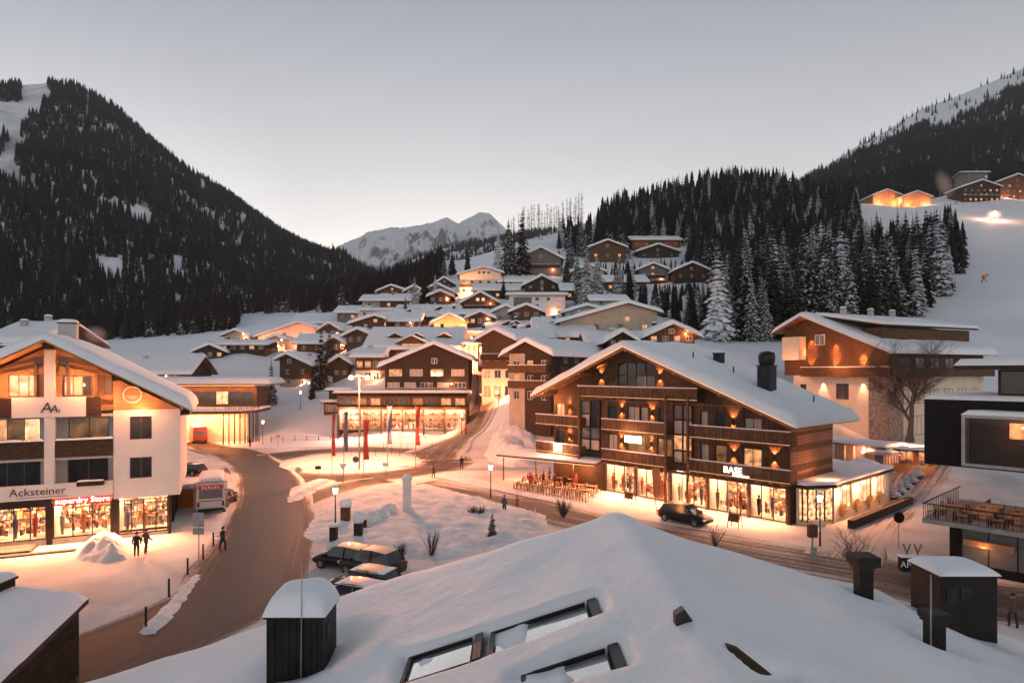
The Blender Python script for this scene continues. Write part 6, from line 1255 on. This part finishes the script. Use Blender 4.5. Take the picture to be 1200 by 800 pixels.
person('person in a brown coat by the signs at the ring road', G(508, 560), 90, 1, 'brown'); person('person in a red jacket walking at the foot of the steep street', W(546, 512, 116), 30, 1, 'red'); person('person in a pale jacket crossing the snowfield by the far fence', G(373, 512), 0, 1, 'white')
person('person in dark clothes at the entrance of the station canopy', G(293, 524), 40, 0, 'dark'); person('person halfway up the steep street', W(566, 470, 136), 10, 1, 'dark')
for i, (px, py, c) in enumerate(((622, 572, 'red'), (637, 570, 'dark'), (650, 572, 'brown'), (662, 574, 'dark'), (675, 573, 'red'), (644, 566, 'blue'))):
    person(['person in red at the left end of the restaurant terrace', 'person in black among the terrace tables, second from left', 'person in a brown coat in the middle of the terrace', 'person in black under the restaurant awning', 'person in red at the right end of the terrace', 'person in blue at the back of the restaurant terrace'][i], G(px, py), 60 * i, i % 3, c)
# ------------------------------------------------------------------ tables and chairs
def table_set():
    t = thing('terrace_table', '', 'table'); MB().box(-.6, .6, -.4, .4, .7, .75).obj('tabletop', M('wood_honey'), t, bevel=.01)
    lg = MB().box(-.03, .03, -.03, .03, 0, .7).mesh('leg', M('metal_dark'))
    for x in (-.5, .5):
        for y in (-.32, .32): o = link('leg', lg, t); o.location = (x, y, 0)
    c = thing('terrace_chair', '', 'chair'); MB().box(-.22, .22, -.22, .22, .42, .46).obj('seat', M('wood_honey'), c); MB().box(-.22, .22, .19, .23, .5, .92).obj('backrest', M('wood_honey'), c)
    lg = MB().box(-.02, .02, -.02, .02, 0, .42).mesh('leg', M('metal_dark'))
    for x in (-.19, .19):
        for y in (-.19, .19): o = link('leg', lg, c); o.location = (x, y, 0)
    return t, c
tb, chair = table_set(); used = [0, 0]
def put(kind, loc, rz, label, group):
    i = 0 if kind is tb else 1; o = kind if not used[i] else copy_tree(kind); used[i] = 1; o.location = loc; o.rotation_euler = (0, 0, R(rz)); o['label'] = label; o['group'] = group
for row in range(3):
    for k in range(6):
        p = G(612 + k * 15 + row * 6, 574 - row * 5.5 + k * 1.6); lab = ('front', 'middle', 'back')[row]
        put(tb, p, -40, f'wooden table in the {lab} row of the restaurant terrace', f'tables in the {lab} row of the restaurant terrace')
        for s in (-1, 1): put(chair, p + Vector((.75 * s * .76 * 1.1, -.65 * s * 1.1, 0)), -40 + (90 if s > 0 else -90), f'chair in the {lab} row of the restaurant terrace', f'chairs in the {lab} row of the restaurant terrace')
mw = mo.matrix_basis if False else Matrix.Translation((29.3, 44.0, 0)) @ Matrix.Rotation(R(-48), 4, 'Z')
for row in range(3):
    for k in range(4):
        p = mw @ Vector((1.0 + k * 1.9, -.9 + row * 1.7, 3.5)); put(tb, p, -48, 'table on the railed terrace of the black building', 'tables on the railed terrace')
        for s in (-1, 1): put(chair, p + Vector((.85 * s * .67, -.85 * s * .74, 0)), -48 + 90 * s, 'chair on the railed terrace of the black building', 'chairs on the railed terrace')
# lattice fence of the restaurant
fe = thing('terrace_fence', 'wooden lattice fence along the restaurant terrace', 'fence', G(602, 574)); d = G(690, 590) - G(602, 574); n = 26
pk = MB().box(-.05, .05, -.03, .03, 0, 1.0).mesh('picket', M('wood_honey'))
for i in range(n): o = link('picket', pk, fe); o.location = d * i / n
for z in (.25, .85): MB().tube((0, 0, z), tuple(d + Vector((0, 0, z))), .04, n=4).obj('rail', M('wood_honey'), fe)
# rail fence behind the roundabout
rf = thing('rail_fence', 'thin rail fence across the snow behind the roundabout', 'fence', G(290, 518)); d = G(540, 518) - G(290, 518)
ps = MB().box(-.05, .05, -.05, .05, -.2, 1.15).mesh('post', M('metal_dark'))
for i in range(19): o = link('post', ps, rf); o.location = d * i / 18
for z in (.55, 1.08): MB().tube((0, 0, z), tuple(d + Vector((0, 0, z))), .035, n=4).obj('rail', M('metal_grey'), rf)
for i in range(12):
    px = 402 + i * 9.5; o = MB().tube((0, 0, -.2), (0, 0, 1.5), .04, .03, 5).obj('marker_stick', M('wood_dark')); o.location = G(px, 533 + 5 * math.sin(i * 2.1)); tag(o, 'thin snow marker stick on the roundabout island', 'marker stick', 'marker sticks on the roundabout')
for i, (px, py) in enumerate(((250, 640), (238, 655), (220, 673), (198, 699), (171, 735))):
    o = MB().tube((0, 0, -.2), (0, 0, 1.1), .07, .06, 7).obj('snow_pole', M('wood_dark')); o.location = G(px, py); tag(o, ('farthest', 'second farthest', 'middle', 'second nearest', 'nearest')[i] + ' of the dark snow poles along the left road edge', 'post', 'snow poles along the left road edge')
# ------------------------------------------------------------------ signs and small street things
def sign(px, py, h, shape, mat, lab, rz=0, base=None):
    o = thing('road_sign', lab, 'road sign', base or G(px, py), rz); MB().tube((0, 0, -.2), (0, 0, h), .04, n=6).obj('pole', M('metal_grey'), o)
    if shape == 'round': p = MB().lathe([(.42, 0), (.42, .04)], 16).obj('plate', M(mat), o); p.location = (0, -.05, h - .3); p.rotation_euler = (R(90), 0, 0)
    elif shape == 'tri': MB().prism([(-.5, -.05, h), (.5, -.05, h), (0, -.05, h - .85)], (0, -.03, 0)).obj('plate', M(mat), o)
    else: 
        for k in range(3 if shape == 'stack' else 1): MB().box(-.4, .4, -.08, -.05, h - .5 - k * .55, h - .03 - k * .55).obj('plate', M(mat), o)
    return o
sign(417, 556, 2.3, 'round', 'glass_grey', 'round dark sign at the front of the roundabout island'); sign(402, 566, 2.4, 'tri', 'sign_white', 'triangular yield sign left of the tall lamp mast'); sign(233, 655, 3.4, 'stack', 'metal_grey', 'post with stacked plates at the left road edge'); sign(1053, 641, 2.6, 'round', 'metal_brown', 'round sign in the lane beside the chalet annex'); sign(452, 556, 1.6, 'box', 'sign_white', 'small square sign on the right of the roundabout island'); sign(373, 556, 1.2, 'box', 'metal_dark', 'small dark board sign left of the roundabout'); sign(350, 562, 1.5, 'round', 'sign_white', 'small round sign on the snow wedge'); sign(326, 522, 2.0, 'box', 'orange_paint', 'orange board in the snow behind the roundabout'); sign(470, 532, 3.2, 'box', 'sign_white', 'white sign at the back of the roundabout')
o = thing('pillar', 'tall pale round pillar on the snow island', 'pillar', G(477, 602)); MB().lathe([(.5, -.2), (.5, .3), (.42, .32), (.42, 3.2), (.5, 3.25), (.5, 3.4)], 18).obj('shaft', M('plaster_white'), o); MB().lathe([(.5, 3.4), (.46, 3.6), (.3, 3.72), (.05, 3.76)], 14).obj('snow_cover', M('roof_snow'), o, True)
def bin_(px, py, lab, w=.5, h=1.1, ball=.4, mat='wood_dark'):
    o = thing('litter_bin', lab, 'bin', G(px, py)); MB().box(-w / 2, w / 2, -w / 2, w / 2, -.1, h).obj('body', M(mat), o, bevel=.03); MB().lathe([(w * .62, h), (w * .8, h + ball * .35), (w * .72, h + ball * .8), (w * .3, h + ball), (.02, h + ball * 1.02)], 12).obj('snow_cover', M('roof_snow'), o, True)
bin_(405, 613, 'brown bin wearing a thick snow cap on the snow island', .75, 1.5, .7, 'wood_brown'); bin_(420, 634, 'dark bin with a round ball of snow on top behind the parked cars', .62, 1.5, .9); bin_(391, 636, 'dark box with little snow beside the island street lamp', .55, 1.3, .25); bin_(427, 622, 'small post with a snow cap among the buried shrubs', .35, 1.0, .5)
for i, (px, py) in enumerate(((437, 616), (447, 612), (456, 606))): o = MB().lathe([(.75, -.1), (.8, .3), (.6, .7), (.2, .9), (.02, .92)], 10).obj('snow_boulder', M('bank_snow'), None, True); o.location = G(px, py) + Vector((0, 0, .4)); o.rotation_euler = (0, 0, i); tag(o, ('left', 'middle', 'right')[i] + ' of three snow lumps on the island behind the cars', 'snow lump', 'snow lumps on the island')
def bush(px, py, h, lab, seed, name='bare_bush', base=None, n=26, spread=.9):
    r = random.Random(seed); m = MB()
    for i in range(n):
        a = r.uniform(0, 6.28); t = r.uniform(.15, 1) * spread; e = Vector((math.cos(a) * t * h * .6, math.sin(a) * t * h * .6, h * r.uniform(.6, 1))); m.tube((0, 0, -.1), e * .5, .03, .022, 4, False); m.tube(e * .5, e, .022, .008, 3, False)
        for k in range(4): q = e * r.uniform(.4, .95); m.tube(q, q + Vector((r.uniform(-.3, .3), r.uniform(-.3, .3), r.uniform(.1, .45))) * h * .4, .012, .005, 3, False)
    o = m.obj(name, M('bark')); o.location = base or G(px, py); tag(o, lab, 'bush'); return o
bush(506, 652, 1.9, 'leafless bush on the snow island at the edge of the roof', 1); bush(660, 606, 1.7, 'round leafless bush beside the restaurant road', 2, n=60); bush(838, 640, 1.6, 'small bare bush right of the black car', 3, n=16); bush(553, 606, 1.1, 'left of two small snow-dusted shrubs by the terrace road', 4, n=44); bush(564, 607, 1.2, 'right of two small snow-dusted shrubs by the terrace road', 5, n=44); bush(470, 655, 1.2, 'low scrub beside the parked cars', 6, n=40)
for px, py, h, lab in ((577, 632, 2.5, 'small slim conifer on the snow island at the roof edge'), (627, 604, .9, 'tiny snowy conifer by the terrace road')):
    p = G(px, py); spruce(p.x, p.y, h, lab, None, DCROWN)
# bare trees at the right
def bare(px, py, Y, H, lab, seed, r0, spread=.7, levels=4, base=None, up=.8):
    p = base or W(px, py, Y); t = thing('bare_tree', lab, 'tree', (p.x, p.y, T(p.x, p.y)), seed * 50); me = bare_tree(seed, H, spread, levels, up, r0); link('branches', me, t); MB().lathe([(r0 * 1.5, -.3), (r0 * 1.15, .3), (r0, H * .14)], 8).obj('trunk', M('bark'), t, True)
bare(1066, 536, 80, 15, 'big bare tree in front of the hotel, branches reaching above its roof', 3, .5, .75, 5, up=.95); bare(1003, 690, 39, 5.2, 'small bare street tree by the chalet corner', 8, .09, .8, 3, G(1003, 690)); bare(1035, 520, 90, 10, 'thin bare tree left of the big bare tree', 5, .16, .6, 3, up=1.1); bare(1130, 500, 92, 13, 'thin bare tree right of the big bare tree', 6, .17, .55, 3, up=1.2)
# things by the lane
an2 = thing('ski_stand', 'black box with white letters and wooden skis crossing above it', 'display', G(1072, 668), -6); MB().box(-.95, .95, -.3, .3, -.1, .95).obj('body', M('black_panel'), an2, bevel=.03); text('sign_lettering', 'ANTON', .58, M('letter_white'), an2, (0, -.31, .28), 0, .01); snow_cap(an2, -1.05, 1.05, -.35, .35, .95, .12)
for x in (-.45, .25):
    for s in (-1, 1): MB().prism([(x - s * .12, .1, .96), (x + s * .08 - s * .12, .1, .96), (x + s * .28, .1, 1.75), (x + s * .2, .1, 1.78)], (0, .04, 0)).obj('ski', M('timber'), an2)
pk_ = thing('ticket_machine', 'pole with a brown box, a ticket machine by the chalet shops', 'ticket machine', G(952, 655)); MB().tube((0, 0, -.1), (0, 0, 1.6), .07, n=8).obj('pole', M('metal_grey'), pk_); MB().box(-.3, .3, -.2, .2, 1.6, 2.5).obj('box', M('wood_brown'), pk_, bevel=.02); MB().box(-.22, .22, -.22, -.2, .0, .9).obj('base', M('metal_grey'), pk_)
def stand(px, py, lab, rz):
    o = thing('display_stand', lab, 'stand', G(px, py), rz)
    for s in (-.5, .5): MB().prism([(s - .03, -.4, 0), (s + .03, -.4, 0), (s + .03, 0, 1.5), (s - .03, 0, 1.5)], (0, .05, 0)).obj('leg', M('timber'), o); MB().prism([(s - .03, .4, 0), (s + .03, .4, 0), (s + .03, .02, 1.5), (s - .03, .02, 1.5)], (0, .05, 0)).obj('leg', M('timber'), o)
    MB().prism([(-.46, -.24, .55), (.46, -.24, .55), (.46, -.08, 1.2), (-.46, -.08, 1.2)], (0, -.04, 0)).obj('board', M('wood_brown'), o)
stand(738, 590, 'wooden display stand outside the left chalet shop window', -48); stand(861, 618, 'wooden display stand right of the black car', -48)
o = thing('shop_flag', 'orange leaning flag in front of the chalet shops', 'flag', G(770, 603)); MB().tube((0, 0, 0), (-.5, .1, 4.6), .04, .03, 6).obj('pole', M('timber'), o); m = MB(); m.grid([[(-.5 * t + u * .75, .05 + .08 * math.sin(6 * t + 3 * u), 4.5 * t) for u in (0, .4, .8, 1)] for t in np.linspace(.35, .98, 10)]); f = m.obj('cloth', M('orange_cloth'), o, True); f.modifiers.new('s', 'SOLIDIFY').thickness = .012
for i, (px, Y) in enumerate(((988, 70), (1012, 71), (1034, 74))):
    p = W(px, 550, Y); p.z = T(p.x, p.y); o = thing('parasol', ('left', 'middle', 'right')[i] + ' of three snow-dusted pink parasols between annex and hotel', 'parasol', p, 20 * i, 'pink parasols'); MB().tube((0, 0, 0), (0, 0, 3.0), .05, n=8).obj('pole', M('timber'), o); MB().lathe([(2.3, 2.35), (1.5, 2.62), (.8, 2.85), (.05, 3.1)], 8).obj('canopy', M('pink_cloth') if 'pink_cloth' in MATS else pm('pink_cloth', (.55, .25, .22), (.7, .5, .48), 1.5, .8), o); MB().lathe([(1.7, 2.6), (1.1, 2.86), (.5, 3.02), (.02, 3.16)], 10).obj('snow_cover', M('roof_snow'), o, True); light(o, (0, 0, 2.1), 45, (1, .55, .3), .1)
# hedge in pots along the annex, far lane
for i in range(7):
    p = W(1048 + i * 7, 590 - i * 6, 66 + i * 1.6); p.z = T(p.x, p.y); o = thing('potted_shrub', 'dark potted shrub in the row along the annex lane', 'shrub', p, 0, 'potted shrubs along the annex lane'); MB().lathe([(.3, 0), (.38, .5), (.36, .52)], 8).obj('pot', M('wood_dark'), o); c = link('crown', random.choice(DCROWN), o); c.scale = (.16, .16, .07); c.location = (0, 0, .4)
# ------------------------------------------------------------------ ski slope machines
def snow_gun(px, py, Y, lab, lit_=False):
    p = W(px, py, Y); p.z = T(p.x, p.y); o = thing('snow_gun', lab, 'snow gun', p, 0); s = 1.2
    MB().tube((-.9 * s, 0, 0), (0, 0, 1.2 * s), .08 * s, n=6).tube((.9 * s, 0, 0), (0, 0, 1.2 * s), .08 * s, n=6).tube((0, .9 * s, 0), (0, 0, 1.2 * s), .08 * s, n=6).obj('frame', M('metal_dark'), o); MB().tube((-.3 * s, 0, 1.4 * s), (.9 * s, -.3, 2.0 * s), .55 * s, .45 * s, 14).obj('barrel', M('orange_paint'), o)
    if lit_: MB().lathe([(.2, 2.4 * s), (.35, 2.6 * s), (.2, 2.9 * s)], 8).obj('floodlight', M('lamp_glass'), o); light(o, (0, -1.5, 3.4 * s), 2200, (1, .7, .45), .5)
snow_gun(1163, 262, 372, 'floodlit snow gun glowing on the ski slope', True); snow_gun(1153, 331, 214, 'dark snow gun standing on the lower ski slope'); snow_gun(1120, 238, 432, 'snow gun blowing a white plume at the top of the slope')
def plume(name, lab, c, r, dens, rot=0):
    m = MB(); prof = [(math.sin(math.pi * t), -math.cos(math.pi * t)) for t in np.linspace(.02, .98, 9)]; m.lathe(prof, 14); o = m.obj(name, None); o.location = c; o.scale = r; o.rotation_euler = (0, R(rot), 0)
    mt = bpy.data.materials.new(name); mt.use_nodes = True; n = mt.node_tree.nodes; l = mt.node_tree.links; n.remove(n['Principled BSDF']); v = n.new('ShaderNodeVolumePrincipled'); v.inputs['Color'].default_value = (.95, .95, .97, 1)
    tc = n.new('ShaderNodeTexCoord'); ln = n.new('ShaderNodeVectorMath'); ln.operation = 'LENGTH'; l.new(tc.outputs['Object'], ln.inputs[0]); mr = n.new('ShaderNodeMapRange'); mr.inputs[1].default_value = .95; mr.inputs[2].default_value = .1; mr.inputs[3].default_value = 0; mr.inputs[4].default_value = dens; l.new(ln.outputs['Value'], mr.inputs[0]); l.new(mr.outputs[0], v.inputs['Density']); l.new(v.outputs[0], n['Material Output'].inputs['Volume']); o.data.materials.append(mt); tag(o, lab, 'mist', kind='stuff')
p = W(1107, 216, 432); plume('snow_mist', 'white snow plume rising at the top of the ski slope', p, (6, 5, 12), .12, -25)
p = W(1164, 254, 372); plume('snow_mist', 'glowing snow mist around the floodlit snow gun', p, (6, 5, 4), .05)
p = W(112, 392, 80); plume('chimney_smoke', 'pale smoke drifting behind the left roof ridge', p, (1.6, 1.2, 1.3), .5)

hz = MB().box(-2600, 3200, -60, 7600, -90, 2600).obj('haze', None); tag(hz, kind='stuff'); hm = bpy.data.materials.new('haze'); hm.use_nodes = True
hn = hm.node_tree.nodes; hn.remove(hn['Principled BSDF']); hv = hn.new('ShaderNodeVolumePrincipled'); hv.inputs['Color'].default_value = (.86, .90, .96, 1); hv.inputs['Density'].default_value = .0001
hm.node_tree.links.new(hv.outputs[0], hn['Material Output'].inputs['Volume']); hz.data.materials.append(hm)
